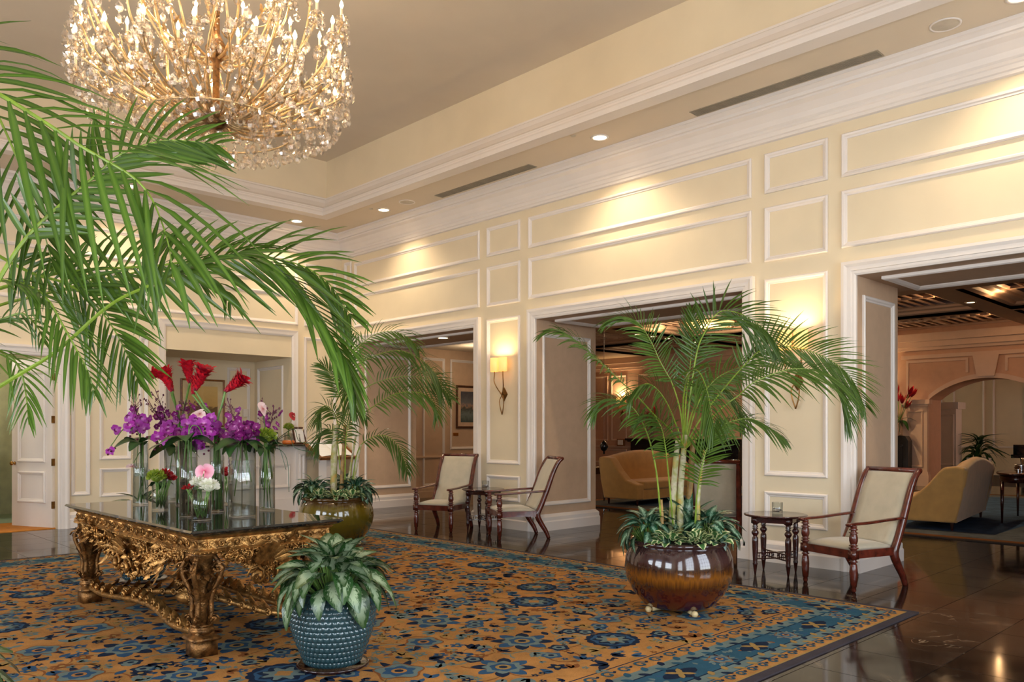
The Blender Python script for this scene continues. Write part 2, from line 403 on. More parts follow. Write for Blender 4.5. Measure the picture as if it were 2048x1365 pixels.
for i, (a, b, x1) in enumerate(PIER):
    struct(MB().frame((WX, a, 0), (1, 0, 0), (0, 1, 0), NZ, x1 - WX, b - a, BASE).build('baseboard_%d' % (i + 1), m_trim))

# back wall with the door, the reception niche
DX0, DX1, DTOP = 2.34, 3.576, 2.6
NX0, NX1, NTOP, NBACK = 5.178, 7.461, 2.83, 15.0
w = MB()
w.box(LX, BY, 0, DX0, BY + .16, 5.4); w.box(DX0, BY, DTOP, DX1, BY + .16, 5.4); w.box(DX1, BY, 0, NX0, BY + .2, 5.4)
w.box(NX0, BY, NTOP, NX1, BY + .2, 5.4); w.box(NX1, BY, 0, WX, BY + .2, 5.4)
w.box(NX0 - .1, BY + .2, 0, NX0, NBACK, 3.0); w.box(NX1, BY + .2, 0, NX1 + .1, NBACK, 3.0); w.box(NX0 - .1, NBACK, 0, NX1 + .1, NBACK + .1, 3.0)
w.box(NX0, BY + .2, NTOP, NX1, NBACK, NTOP + .15)
wall_b = struct(w.build('wall_back', m_wall))
def bpanel(x0, x1, z0, z1, y=BY): panel(wall_b, (x0, y, z0), V((1, 0, 0)), z1 - z0, NY, x1 - x0)
bpanel(3.76, 4.03, .49, 3.02); bpanel(4.165, 4.635, 1.03, 3.0); bpanel(4.165, 4.635, .45, .895); bpanel(4.76, 4.9, .45, 3.0)
bpanel(5.03, 7.59, 3.43, 4.0); bpanel(5.03, 7.59, 4.19, 4.65); bpanel(7.72, 8.4, 3.43, 4.6); bpanel(7.72, 8.4, 1.25, 3.23); bpanel(7.72, 8.4, .42, 1.0)
bpanel(3.76, 4.9, 3.43, 4.0); bpanel(3.76, 4.9, 4.19, 4.65); bpanel(-2.5, 3.6, 3.43, 4.0); bpanel(-2.5, 3.6, 4.19, 4.65); bpanel(-2.5, 2.0, .9, 3.2)
bpanel(5.4, 5.8, 1.3, 2.7, NBACK); bpanel(6.9, 7.36, 1.3, 2.7, NBACK)
panel(wall_b, (NX1, BY + .3, 1.3), V((0, 1, 0)), 1.4, NX, 1.0)
struct(MB().frame((DX0, BY, 0), (1, 0, 0), NZ, NY, DX1 - DX0, DTOP, CASING, sides=3).build('trim_4', m_trim))
struct(MB().frame((NX0, BY, 0), (1, 0, 0), NZ, NY, NX1 - NX0, NTOP + .38, [(0, 0), (0, .02), (.03, .035), (.07, .04), (.11, .05), (.11, 0)], sides=3).build('trim_5', m_trim))
b = MB()
for x0, x1 in ((LX, DX0 - .15), (DX1 + .15, NX0 - .11), (NX1 + .11, WX)):
    for (a, z), (a2, z2) in zip(BASE, BASE[1:]): b.add([(x0, BY + a, z), (x1, BY + a, z), (x1, BY + a2, z2), (x0, BY + a2, z2)], [(0, 1, 2, 3)])
struct(b.build('baseboard_back', m_trim))

# left wall and the wall behind the camera: tall windows with glazing bars
def window_wall(name, O, U, N, length, centres, ww, z0, z1, num0):
    O, U, N = V(O), V(U), V(N); mb = MB()
    def slab(a, b, c, d): 
        p = [O + U * a + NZ * c, O + U * b + NZ * c, O + U * b + NZ * d, O + U * a + NZ * d]; mb.prism(p, -N * .2)
    cur = 0
    for c in centres:
        slab(cur, c - ww / 2, 0, 5.4); slab(c - ww / 2, c + ww / 2, 0, z0); slab(c - ww / 2, c + ww / 2, z1, 5.4); cur = c + ww / 2
    slab(cur, length, 0, 5.4); wl_ = struct(mb.build(name, m_wall))
    for i, c in enumerate(centres):
        fr = MB()
        fr.frame(O + U * (c - ww / 2) + NZ * z0, U, NZ, N, ww, z1 - z0, [(-.06, 0), (-.06, .04), (.05, .04), (.05, -.12), (0, -.12)])
        for k in range(1, 4):
            a = c - ww / 2 + ww * k / 4; p = O + U * (a - .02) + NZ * z0 - N * .08; fr.prism([p, p + U * .04, p + U * .04 - N * .03, p - N * .03], NZ * (z1 - z0))
        for k in range(1, 5):
            z = z0 + (z1 - z0) * k / 5; p = O + U * (c - ww / 2) + NZ * (z - .02) - N * .08; fr.prism([p, p + NZ * .04, p + NZ * .04 - N * .03, p - N * .03], U * ww)
        f = struct(fr.build('window_%d' % (num0 + i), m_trim))
        g = O + U * (c - ww / 2) + NZ * z0 - N * .1
        MB().prism([g, g + U * ww, g + U * ww + NZ * (z1 - z0), g + NZ * (z1 - z0)], N * .006).build('pane', m_pane, f)
    return wl_
window_wall('wall_left', (LX, FY, 0), (0, 1, 0), (1, 0, 0), BY - FY, [3.2, 6.8, 10.4], 2.3, .5, 4.2, 1)
window_wall('wall_front', (LX, FY, 0), (1, 0, 0), (0, 1, 0), WX - LX, [2.0, 5.6, 9.2], 2.3, .5, 4.2, 4)

# ceiling: soffit ring with tray
c = MB()
c.box(LX, FY, SOFF, TX0, BY, SOFF + .1); c.box(TX1, FY, SOFF, WX, BY, SOFF + .1); c.box(TX0, FY, SOFF, TX1, TY0, SOFF + .1); c.box(TX0, TY1, SOFF, TX1, BY, SOFF + .1)
ceil_s = struct(c.build('ceiling', m_ceil))
c = MB(); z0 = SOFF + .1
c.box(TX0 - .1, TY0 - .1, z0, TX0, TY1 + .1, TRAY); c.box(TX1, TY0 - .1, z0, TX1 + .1, TY1 + .1, TRAY); c.box(TX0, TY0 - .1, z0, TX1, TY0, TRAY); c.box(TX0, TY1, z0, TX1, TY1 + .1, TRAY)
struct(c.build('wall_tray', m_wall))
struct(MB().box(TX0 - .1, TY0 - .1, TRAY, TX1 + .1, TY1 + .1, TRAY + .1).build('ceiling_tray', m_ceil))
struct(MB().frame((TX0, TY0, 0), (1, 0, 0), (0, 1, 0), NZ, TX1 - TX0, TY1 - TY0,
    [(0, 5.56), (.035, 5.545), (.035, 5.52), (.06, 5.5), (.075, 5.44), (.12, 5.36), (.165, 5.32), (.165, 5.3), (.18, 5.29), (.18, 5.265), (.19, 5.26), (.2, 5.235), (.2, 5.18), (.0, 5.18)]).build('trim_6', m_trim))
struct(MB().frame((LX, FY, 0), (1, 0, 0), (0, 1, 0), NZ, WX - LX, BY - FY,
    [(0, 4.77), (.028, 4.78), (.028, 4.81), (.045, 4.82), (.05, 4.86), (.062, 4.87), (.062, 4.9), (.08, 4.92), (.1, 4.97), (.15, 5.04), (.2, 5.07), (.2, 5.095), (.225, 5.1), (.235, 5.13), (.27, 5.16), (.285, 5.165), (.285, 5.2)]).build('trim_7', m_trim))

# recessed downlights, grilles, speakers, sprinkler caps
def downlight(p, z, label, power, r=.085, grp='recessed downlights in the ceiling'):
    t = thing('downlight', label, 'ceiling light', (p[0], p[1], z), 0, grp)
    MB().lathe([(r + .03, 0), (r + .028, -.008), (r + .004, -.01), (r, -.002)], 20).build('trim_ring', m_trim, t, True)
    MB().lathe([(r, -.004), (r * .6, .001)], 20).build('lens', m_lamp if power else m_lampdim, t)
    if power:
        lamp('downlight_lamp', 'SPOT', (p[0], p[1], z - .03), power, WARM2, .06, spot=125, blend=.8)
downlight((7.93, 1.96), SOFF, 'lit downlight in the soffit beside the round speaker at the photo corner', 135)
downlight((7.93, 6.6), SOFF, 'lit downlight in the soffit over the wide middle wall panel', 135)
downlight((7.93, 11.3), SOFF, 'lit downlight in the soffit near the far ceiling speaker', 125)
downlight((7.25, 12.98), SOFF, 'lit downlight in the soffit over the reception niche, right of the palm fronds', 130)
downlight((4.4, 12.88), SOFF, 'small lit downlight half hidden behind the big palm fronds', 120)
downlight((1.2, 12.9), SOFF, 'lit downlight behind the left palm', 100)
downlight((9.05, 11.1), OTOP, 'lit downlight in the head of the far wall opening', 60)
def grille(y0, y1, x, label):
    t = thing('air_grille', label, 'air vent', (x, (y0 + y1) / 2, SOFF), 0, 'slot air grilles in the soffit'); h = (y1 - y0) / 2
    MB().frame((-.085, -h, 0), (1, 0, 0), (0, 1, 0), -NZ, .17, 2 * h, [(0, 0), (0, .006), (.012, .008), (.014, 0)]).build('grille_frame', m_grille, t)
    MB().box(-.07, -h + .014, -.003, .07, h - .014, -.001).build('slot_backing', m_slot, t)
    sm = MB().box(-.006, -h + .014, -.007, .006, h - .014, -.003).mesh('slat', m_grille)
    for k in range(6): obj('slat', sm, t, (-.055 + k * .022, 0, 0))
grille(3.2, 5.35, 8.13, 'long slot air grille in the soffit nearest the camera')
grille(7.95, 10.05, 8.1, 'long slot air grille in the soffit beyond the middle downlight')
def speaker(p, label):
    t = thing('ceiling_speaker', label, 'speaker', (p[0], p[1], SOFF), 0, 'round ceiling speakers')
    MB().lathe([(.135, 0), (.133, -.008), (.118, -.01), (.115, -.004)], 28).build('rim', m_trim, t, True)
    MB().lathe([(.116, -.004), (.06, -.006), (0, -.006)], 28).build('mesh_cover', m_spk, t)
speaker((7.99, 2.57), 'round speaker grille in the soffit at the upper right'); speaker((7.93, 10.65), 'round speaker grille in the soffit beside the far downlight')
for q, lb in (((1146, 272), 'tiny sprinkler cap beside the middle downlight'), ((742, 418), 'tiny sprinkler cap beside the far downlight')):
    p = PZ(q[0], q[1], SOFF); tag(MB().lathe([(.035, SOFF), (.033, SOFF - .006), (0, SOFF - .008)], 14, (p.x, p.y, 0)).build('sprinkler_cap', m_spk), lb, 'sprinkler', 'sprinkler caps in the soffit')
# ------------------------------------------------------------------ rooms beyond: corridor, lounge, arch room, store
w = MB()
w.box(9.88, 14.2, 0, 14.2, 14.35, 3.4)                       # corridor side wall with the picture
w.box(14.2, 14.2, 0, 14.35, 20.2, 4.2)
w.box(8.53, 13.75, 0, 9.88, 14.35, 3.4)
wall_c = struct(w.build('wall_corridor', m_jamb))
struct(MB().box(9.88, 12.0, 3.3, 14.2, 14.35, 3.4).build('ceiling_corridor', m_ceil))
panel(wall_c, (9.95, 14.2, .95), V((1, 0, 0)), 1.1, NY, .75); panel(wall_c, (9.95, 14.2, .3), V((1, 0, 0)), .5, NY, .75)
panel(wall_c, (11.0, 14.2, .25), V((1, 0, 0)), 2.85, NY, .62); panel(wall_c, (11.78, 14.2, 1.05), V((1, 0, 0)), 2.05, NY, 2.2); panel(wall_c, (11.78, 14.2, .3), V((1, 0, 0)), .55, NY, 2.2)
b = MB()
for (a, z), (a2, z2) in zip(BASE, BASE[1:]): b.add([(9.88, 14.2 + a, z), (14.2, 14.2 + a, z), (14.2, 14.2 + a2, z2), (9.88, 14.2 + a2, z2)], [(0, 1, 2, 3)])
b.frame((9.88, 14.2, .86), (1, 0, 0), NZ, NY, 4.3, .06, [(0, 0), (0, .02), (.02, .03), (.03, .03)])
struct(b.build('baseboard_corridor', m_jamb))

# lounge: arch wall at x = 23, side walls, coffered ceiling
AX, AY0, AY1, ASP, AAP = 23.0, 5.05, 7.8, 2.3, 2.82
LZ = 4.05
def arch_pts(y0, y1, zs, za, n=18):
    hw = (y1 - y0) / 2; rise = za - zs; r = (hw * hw + rise * rise) / (2 * rise); cz = za - r; a0 = math.asin(hw / r)
    return [((y0 + y1) / 2 + r * math.sin(lerp(-a0, a0, k / n)), cz + r * math.cos(lerp(-a0, a0, k / n))) for k in range(n + 1)]
ap = arch_pts(AY0, AY1, ASP, AAP)
w = MB()
w.box(AX, -1.6, 0, AX + .9, AY0, 4.8); w.box(AX, AY1, 0, AX + .9, 20.2, 4.8)
for (y0, z0), (y1, z1) in zip(ap, ap[1:]):
    w.prism([(AX, y0, z0), (AX, y1, z1), (AX, y1, 4.8), (AX, y0, 4.8)], V((.9, 0, 0)))
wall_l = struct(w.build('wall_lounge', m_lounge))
struct(MB().box(9.9, 20.0, 0, 24, 20.2, 4.8).build('wall_lounge_end', m_lounge))
struct(MB().box(9.9, -1.8, 0, 31, -1.6, 4.8).build('wall_lounge_near', m_lounge))
def lpanel(y0, y1, z0, z1): panel(wall_l, (AX, y1, z0), NY, z1 - z0, NX, y1 - y0, m_loungetrim)
# arch surround: pilasters, spandrels, keystone, entablature
w = MB()
for y0, y1 in ((AY1, AY1 + .62), (AY0 - .62, AY0)):
    w.box(AX - .14, y0, 0, AX, y1, 2.12); w.box(AX - .19, y0 - .05, 0, AX, y1 + .05, .3); w.box(AX - .17, y0 - .03, .3, AX, y1 + .03, .38)
    w.box(AX - .17, y0 - .03, 2.12, AX, y1 + .03, 2.18); w.box(AX - .22, y0 - .08, 2.18, AX, y1 + .08, 2.3)
    w.frame((AX - .14, y1 - .1, .5), NY, NZ, NX, .42, 1.5, PANEL)
for (y0, z0), (y1, z1) in zip(ap, ap[1:]):
    w.prism([(AX - .05, y0, z0), (AX - .05, y1, z1), (AX - .05, y1, z1 + .12), (AX - .05, y0, z0 + .12)], V((.05, 0, 0)))
ym = (AY0 + AY1) / 2
w.prism([(AX - .1, ym - .2, 2.86), (AX - .1, ym + .2, 2.86), (AX - .1, ym + .3, 3.4), (AX - .1, ym - .3, 3.4)], V((.1, 0, 0)))
w.box(AX - .05, AY0 - .7, 3.4, AX, AY1 + .7, 3.5); w.box(AX - .08, -1.6, 3.62, AX, 20, 3.7); w.box(AX - .16, -1.6, 3.7, AX, 20, 3.85); w.box(AX - .26, -1.6, 3.85, AX, 20, LZ)
struct(w.build('trim_8', m_loungetrim))
for s_ in (-1, 1):
    pm_ = MB(); f_ = lambda y: ym + s_ * y
    for (ya, yb, za, zb) in ((.42, 1.95, 3.3, 3.36), (1.89, 1.95, 2.42, 3.3), (.42, .48, 2.98, 3.3)):
        y0_, y1_ = sorted((f_(ya), f_(yb))); pm_.box(AX - .03, y0_, za, AX, y1_, zb)
    pm_.build('panel_moulding', m_loungetrim, wall_l)
lpanel(8.75, 9.5, 1.2, 3.45); lpanel(9.7, 12.6, 1.2, 3.45); lpanel(13.4, 17.4, 1.5, 3.45); lpanel(17.9, 18.6, 1.1, 3.45); lpanel(18.75, 19.8, 1.1, 3.45); lpanel(17.9, 19.8, .3, .8)
struct(MB().box(AX - .05, 17.65, .86, AX, 20, .93).build('trim_9', m_loungetrim))
# coffers: three rows of square wells with lattice
c = MB(); xs = (13.75, 17.8, 21.5); ys = (3.25, 7.25, 11.25, 15.25); q = 1.75
ex = [9.88] + sum(([x - q, x + q] for x in xs), []) + [23.0 + .9]; ey = [-1.6] + sum(([y - q, y + q] for y in ys), []) + [20.0]
ex = sorted(ex); ey = sorted(ey)
for i in range(len(ex) - 1):
    if i % 2 == 0: c.box(ex[i], -1.6, LZ, ex[i + 1], 20.0, LZ + .12)
for i in range(1, len(ex) - 1, 2):
    for j in range(0, len(ey) - 1, 2): c.box(ex[i], ey[j], LZ, ex[i + 1], ey[j + 1], LZ + .12)
ceil_l = struct(c.build('ceiling_lounge', m_beam))
for x in xs:
    for y in ys:
        mb = MB().frame((x - q, y - q, 0), (1, 0, 0), (0, 1, 0), NZ, 2 * q, 2 * q, [(0, LZ), (.0, LZ + .07), (.1, LZ + .09), (.14, LZ + .14), (.3, LZ + .15), (.34, LZ + .19), (.46, LZ + .2)])
        mb.build('coffer', m_loungetrim, ceil_l)
        MB().box(x - q, y - q, LZ + .27, x + q, y + q, LZ + .31).build('coffer_backing', m_dark, ceil_l)
        lat = MB(); e = q - .44
        lat.box(x - e, y - .05, LZ + .17, x + e, y + .05, LZ + .22); lat.box(x - .05, y - e, LZ + .17, x + .05, y + e, LZ + .22)
        for k in range(1, 12):
            d = -e + 2 * e * k / 12; lat.box(x - e, y + d - .022, LZ + .18, x + e, y + d + .022, LZ + .21)
        o = lat.build('lattice', m_loungetrim, ceil_l); o['kind'] = 'stuff'
for x, y in ((17.8, 3.25), (17.8, 7.25), (17.8, 11.25), (13.75, 7.25), (13.75, 11.25), (21.5, 7.25), (21.5, 3.25)):
    for s_ in (-1, 1): lamp('coffer_cove_lamp', 'POINT', (x, y + s_ * 1.5, LZ + .02), 8, (1.0, .58, .26), .04)
pass
# beyond the arch
w = MB(); w.box(30, -1.6, 0, 30.2, 16, 4.4); w.box(24, 15.8, 0, 30, 16, 4.4)
wall_f = struct(w.build('wall_far', m_wall))
for y in (4.2, 5.2, 6.5, 7.7, 8.9, 10.2): panel(wall_f, (30, y + .5, .9), NY, 2.6, NX, .95)
struct(MB().box(23.9, -1.6, 3.7, 30.2, 16, 3.8).build('ceiling_far', m_ceil))
w = MB()
for y0 in (7.95, ):
    w.box(25.6, y0, 0, 26.1, y0 + .5, 2.1); w.box(25.52, y0 - .08, 2.1, 26.18, y0 + .58, 2.3); w.box(25.54, y0 - .06, 0, 26.16, y0 + .56, .3)
    w.frame((25.6, y0 + .45, .45), NY, NZ, NX, .4, 1.5, PANEL)
w.box(25.6, 8.45, 0, 25.75, 10, 3.7)
struct(w.build('column_far', m_trim))
lamp('window_daylight', 'AREA', (27.5, 15.0, 2.0), 150, DAY, 3.0, (PI / 2, 0, 0), 2.6)
lamp('window_daylight', 'AREA', (27.0, -1.2, 2.0), 260, DAY, 3.0, (-PI / 2, 0, 0), 2.6)
for x, y, e in ((17.3, 13.25, 60), (21.0, 13.25, 40), (13.0, 13.25, 60), (13.0, 5.25, 70), (17.87, 5.28, 60), (17.8, 9.25, 60), (21.3, 9.0, 50)):
    lamp('lounge_downlight_lamp', 'SPOT', (x, y, LZ - .06), e * 3.2, WARM, .03, spot=130, blend=.9)
def ldown(x, y, z, lb): downlight((x, y), z, lb, 0, .075, 'downlights in the lounge beams')
ldown(17.87, 5.28, LZ, 'lit downlight in the lounge beam between two coffers')
for k, (px, lb) in enumerate(((1239, 'first lit downlight on the lounge ceiling, left of the palm fronds'), (1270, 'second lit downlight of three on the lounge ceiling'), (1296, 'third lit downlight on the lounge ceiling, beside palm fronds'), (1475, 'lit downlight on the lounge ceiling close to the opening edge'))):
    p = PZ(px, (673, 677, 681, 677)[k], LZ); ldown(p.x, 13.25 if k < 3 else 13.25, LZ, lb)
# store room behind the open door
w = MB(); w.box(.6, 16.6, 0, 4.2, 16.7, 3.2); w.box(3.9, BY + .2, 0, 4.0, 16.6, 3.2); w.box(.6, BY + .16, 0, .7, 16.6, 3.2)
struct(w.build('wall_store', M('store_wall_paint', (196, 196, 158), .6)))
struct(MB().box(.6, BY + .16, 3.1, 4.0, 16.7, 3.2).build('ceiling_store', m_ceil))
struct(MB().box(.7, 14.3, .0, 3.9, 16.6, .006).build('floor_store', m_green))
lamp('store_lamp', 'POINT', (2.2, 15.2, 2.8), 45, (1, .93, .8), .15)
lamp('corridor_lamp', 'POINT', (11.5, 13.0, 3.0), 16, WARM2, .15)
# ------------------------------------------------------------------ hall carpet: tufted motifs laid as raised shapes
RX0, RX1, RY0, RY1 = -1.75, 7.0, 2.45, 10.7
def wool(name, rgb, var=.12):
    t = NT(name); c = lin(rgb); geo = t.n('NewGeometry').outputs['Position']
    d = tuple(x * (1 - var * 2.2) for x in c[:3]) + (1,); e = tuple(min(1, x * (1 + var * 1.6)) for x in c[:3]) + (1,)
    a = t.noise(3.2, 5, geo, .65).outputs[0]; b = t.noise(160, 2, geo).outputs[0]
    t.l(t.mix(.35, t.ramp(a, [(.3, d), (.7, e)]), t.ramp(b, [(.3, d), (.7, e)])), t.b.inputs['Base Color'])
    t.b.inputs['Roughness'].default_value = .95; t.b.inputs['Specular IOR Level'].default_value = .1; t.bump(b, .4, .004); return t.mat
W_GOLD, W_NAVY, W_BLUE, W_PALE, W_RUST, W_TEAL, W_SAND, W_TAUPE = [wool(*a) for a in (
    ('gold_wool', (162, 114, 62), .2), ('navy_wool', (22, 34, 54)), ('blue_wool', (44, 74, 102)), ('pale_blue_wool', (98, 112, 108)),
    ('rust_wool', (122, 74, 38)), ('teal_wool', (42, 78, 96)), ('sand_wool', (146, 116, 66)), ('taupe_wool', (62, 56, 60)))]
rug_m = [W_GOLD, W_NAVY, W_BLUE, W_PALE, W_RUST, W_TEAL, W_SAND, W_TAUPE]
GOLD, NAVY, BLUE, PALE, RUST, TEAL, SAND, TAUPE = range(8)
carpet = tag(MB().box(RX0, RY0, 0, RX1, RY1, .010).build('carpet', [W_TAUPE]), 'large gold and blue floral wool carpet filling the middle of the marble floor', 'carpet')
bands = MB(); zc = .011
for ins, z, c in ((.07, .0105, SAND), (.085, .011, GOLD), (.18, .0115, TEAL), (.19, .012, PALE), (.27, .0125, NAVY), (.28, .013, TEAL), (.50, .0135, NAVY), (.51, .014, PALE), (.60, .0145, GOLD), (.74, .015, NAVY), (.75, .0155, GOLD)):
    bands.box(RX0 + ins, RY0 + ins, .009, RX1 - ins, RY1 - ins, z, c)
bands.build('border_bands', rug_m, carpet)
class Flat:
    def __init__(s): s.b = MB()
    def fan(s, pts, z, c):
        n = len(pts); cx = sum(p[0] for p in pts) / n; cy = sum(p[1] for p in pts) / n
        s.b.add([(cx, cy, z)] + [(p[0], p[1], z) for p in pts], [(0, 1 + i, 1 + (i + 1) % n) for i in range(n)], c)
    def disc(s, x, y, r, z, c, n=14, wav=0, lob=0, ph=0, sq=1, ro=0):
        p = []
        for i in range(n):
            a = 2 * PI * i / n; q = r * (1 + wav * math.cos(lob * a + ph)); u, v = q * math.cos(a), q * math.sin(a) * sq
            p.append((x + u * math.cos(ro) - v * math.sin(ro), y + u * math.sin(ro) + v * math.cos(ro)))
        s.fan(p, z, c)
    def leaf(s, x, y, a, L, W, z, c, bend=.2):
        p = []
        for k in range(7):
            t = k / 6; w_ = W * math.sin(PI * min(1, t * .93 + .05)) ** .8; p.append((t * L, w_ + bend * L * t * t))
        for k in range(5, 0, -1):
            t = k / 6; w_ = W * math.sin(PI * min(1, t * .93 + .05)) ** .8; p.append((t * L, -w_ + bend * L * t * t))
        ca, sa = math.cos(a), math.sin(a); s.fan([(x + u * ca - v * sa, y + u * sa + v * ca) for u, v in p], z, c)
    def line(s, pts, wd, z, c):
        for (x0, y0), (x1, y1) in zip(pts, pts[1:]):
            dx, dy = x1 - x0, y1 - y0; L = math.hypot(dx, dy) or 1; ux, uy = -dy / L * wd, dx / L * wd
            s.b.add([(x0 - ux, y0 - uy, z), (x1 - ux, y1 - uy, z), (x1 + ux, y1 + uy, z), (x0 + ux, y0 + uy, z)], [(0, 1, 2, 3)], c)
    def rosette(s, x, y, r, kind, z, ro=0):
        if kind == 0:      # dark scalloped round medallion
            s.disc(x, y, r, z, NAVY, 40, .06, 16); s.disc(x, y, r * .8, z + .0004, BLUE, 32, .05, 8); s.disc(x, y, r * .66, z + .0008, NAVY, 32, .16, 8)
            s.disc(x, y, r * .5, z + .0012, PALE, 32, .3, 8, 1); s.disc(x, y, r * .24, z + .0016, GOLD, 16, .2, 4)
        elif kind == 1:    # petalled flower
            for k in range(8): s.leaf(x + .3 * r * math.cos(ro + k * PI / 4), y + .3 * r * math.sin(ro + k * PI / 4), ro + k * PI / 4, r * .75, r * .23, z, NAVY if k % 2 else BLUE, 0)
            s.disc(x, y, r * .62, z + .0004, PALE, 32, .12, 8, ro); s.disc(x, y, r * .42, z + .0008, BLUE, 24, .1, 6); s.disc(x, y, r * .26, z + .0012, SAND, 14); s.disc(x, y, r * .14, z + .0016, NAVY, 10)
        elif kind == 2:    # palmette
            s.disc(x, y, r * .8, z, RUST, 30, .1, 5, ro); s.disc(x, y, r * .72, z + .0004, PALE, 30, .14, 5, ro); s.disc(x, y, r * .5, z + .0008, BLUE, 24, .16, 6, ro); s.disc(x, y, r * .26, z + .0012, GOLD, 12); s.disc(x, y, r * .15, z + .0016, NAVY, 10)
            for k in range(5): s.leaf(x, y, ro + (k - 2) * .42, r * 1.25, r * .16, z - .0002, NAVY if k % 2 == 0 else PALE, 0)
        else:              # small eyed flower
            s.disc(x, y, r, z, NAVY if kind == 3 else BLUE, 20, .14, 5, ro); s.disc(x, y, r * .62, z + .0004, PALE, 16, .1, 5, ro); s.disc(x, y, r * .3, z + .0008, NAVY, 10)
fl = Flat(); IN = .78; g = .0158
big = []
x = RX0 + IN + .45; row = 0
while x < RX1 - IN - .2:
    y = RY0 + IN + .4 + (.42 if row % 2 else 0); col = 0
    while y < RY1 - IN - .2:
        k = (row * 2 + col * 3) % 5; k = (0, 1, 2, 1, 2)[k]
        xx, yy = x + R.uniform(-.05, .05), y + R.uniform(-.05, .05); rr = (.21, .2, .19)[k] * R.uniform(.85, 1.1)
        fl.rosette(xx, yy, rr, k, g + .0006, R.uniform(0, 6.3)); big.append((xx, yy, rr)); y += .84; col += 1
    x += .5; row += 1
def free(x, y, r): return all((x - a) ** 2 + (y - b) ** 2 > (r + c * 1.05) ** 2 for a, b, c in big)
for i in range(520):       # winding stems
    x, y = R.uniform(RX0 + IN + .15, RX1 - IN - .15), R.uniform(RY0 + IN + .15, RY1 - IN - .15)
    a = R.uniform(0, 6.3); tw = R.choice((-1, 1)) * R.uniform(.25, .55); p = [(x, y)]
    for k in range(10):
        x += .045 * math.cos(a); y += .045 * math.sin(a); a += tw; tw *= .95
        if not (RX0 + IN < x < RX1 - IN and RY0 + IN < y < RY1 - IN): break
        p.append((x, y))
    fl.line(p, .007, g + .0001, RUST if i % 3 else PALE)
    if len(p) > 8: fl.line([(u + .02, v + .012) for u, v in p], .005, g + .00015, SAND)
small = []
for i in range(12000):
    x, y = R.uniform(RX0 + IN, RX1 - IN), R.uniform(RY0 + IN, RY1 - IN); r = R.choice((.03, .045, .06, .075))
    if not free(x, y, r * .7) or any((x - a) ** 2 + (y - b) ** 2 < ((r + c) * .6) ** 2 for a, b, c in small[-2600:]): continue
    small.append((x, y, r)); z = g + .0003 + R.random() * .0003; h = R.random(); c = R.choice((NAVY, NAVY, BLUE, BLUE, PALE, PALE, PALE, RUST, SAND))
    a = R.uniform(0, 6.3)
    if r > .06 and h < .4: fl.rosette(x, y, r * .95, 3 + (h < .2), z)
    elif h < .75:
        n = R.choice((1, 2, 3, 3))
        for k in range(n): fl.leaf(x, y, a + (k - (n - 1) / 2) * .75, r * 1.7, r * .42, z, c, R.uniform(-.3, .3))
    else:
        for k in range(5): fl.leaf(x, y, a + k * 2 * PI / 5, r * .95, r * .3, z, c, 0)
        fl.disc(x, y, r * .25, z + .0004, SAND if c != SAND else NAVY, 8)
def along(ins, step, fn):
    """call fn(x, y, angle, k) round the rectangle inset by ins"""
    x0, x1, y0, y1 = RX0 + ins, RX1 - ins, RY0 + ins, RY1 - ins
    for (ax, ay), (bx, by) in (((x0, y0), (x1, y0)), ((x1, y0), (x1, y1)), ((x1, y1), (x0, y1)), ((x0, y1), (x0, y0))):
        L = math.hypot(bx - ax, by - ay); n = max(1, int(L / step)); a = math.atan2(by - ay, bx - ax)
        for k in range(n):
            t = (k + .5) / n; fn(ax + (bx - ax) * t, ay + (by - ay) * t, a, k)
def wave(x, y, a, k, s=.055, z=.0165):
    p = []
    for i in range(9):
        w_ = i / 8 * PI * 2.2; rr = s * (1 - i / 11); p.append((x + rr * math.cos(a + w_), y + rr * math.sin(a + w_)))
    fl.line(p, .009, z, TEAL); ca, sa = math.cos(a), math.sin(a)
    fl.line([(x + ca * s, y + sa * s), (x + ca * s * 1.5 - sa * .02, y + sa * s * 1.5 + ca * .02)], .009, z + .0001, NAVY)
along(.13, .13, lambda x, y, a, k: wave(x, y, a, k, .042, .0128))
along(.67, .16, lambda x, y, a, k: wave(x, y, a, k, .055, .0162))
along(.23, .075, lambda x, y, a, k: fl.leaf(x - .03 * math.cos(a), y - .03 * math.sin(a), a + (.9 if k % 2 else -.9), .085, .022, .0135, SAND if k % 3 else NAVY, 0))
along(.555, .085, lambda x, y, a, k: fl.leaf(x - .03 * math.cos(a), y - .03 * math.sin(a), a + (.9 if k % 2 else -.9), .09, .024, .0155, TEAL if k % 3 else NAVY, 0))
def blue_band(x, y, a, k):
    if k % 2 == 0:
        for j in range(4): fl.leaf(x, y, a + j * PI / 2, .17 if j % 2 == 0 else .1, .05, .0142, NAVY, 0)
        for j in range(4): fl.leaf(x, y, a + PI / 4 + j * PI / 2, .1, .02, .0146, SAND, 0)
        fl.disc(x, y, .03, .015, SAND, 8)
    else:
        fl.rosette(x, y, .1, 2, .0142, a)
        for j in range(8): fl.leaf(x, y, a + j * PI / 4, .13, .02, .0138, PALE, 0)
    for j in range(10):
        u, v = R.uniform(-.22, .22), R.uniform(-.09, .09); ca, sa = math.cos(a), math.sin(a)
        fl.leaf(x + u * ca - v * sa, y + u * sa + v * ca, R.uniform(0, 6.3), R.uniform(.04, .08), .014, .0138 + R.random() * .0002, R.choice((PALE, BLUE, PALE, RUST)), .2)
along(.39, .42, blue_band)
o = fl.b.build('woven_motifs', rug_m, carpet); o['kind'] = 'stuff'
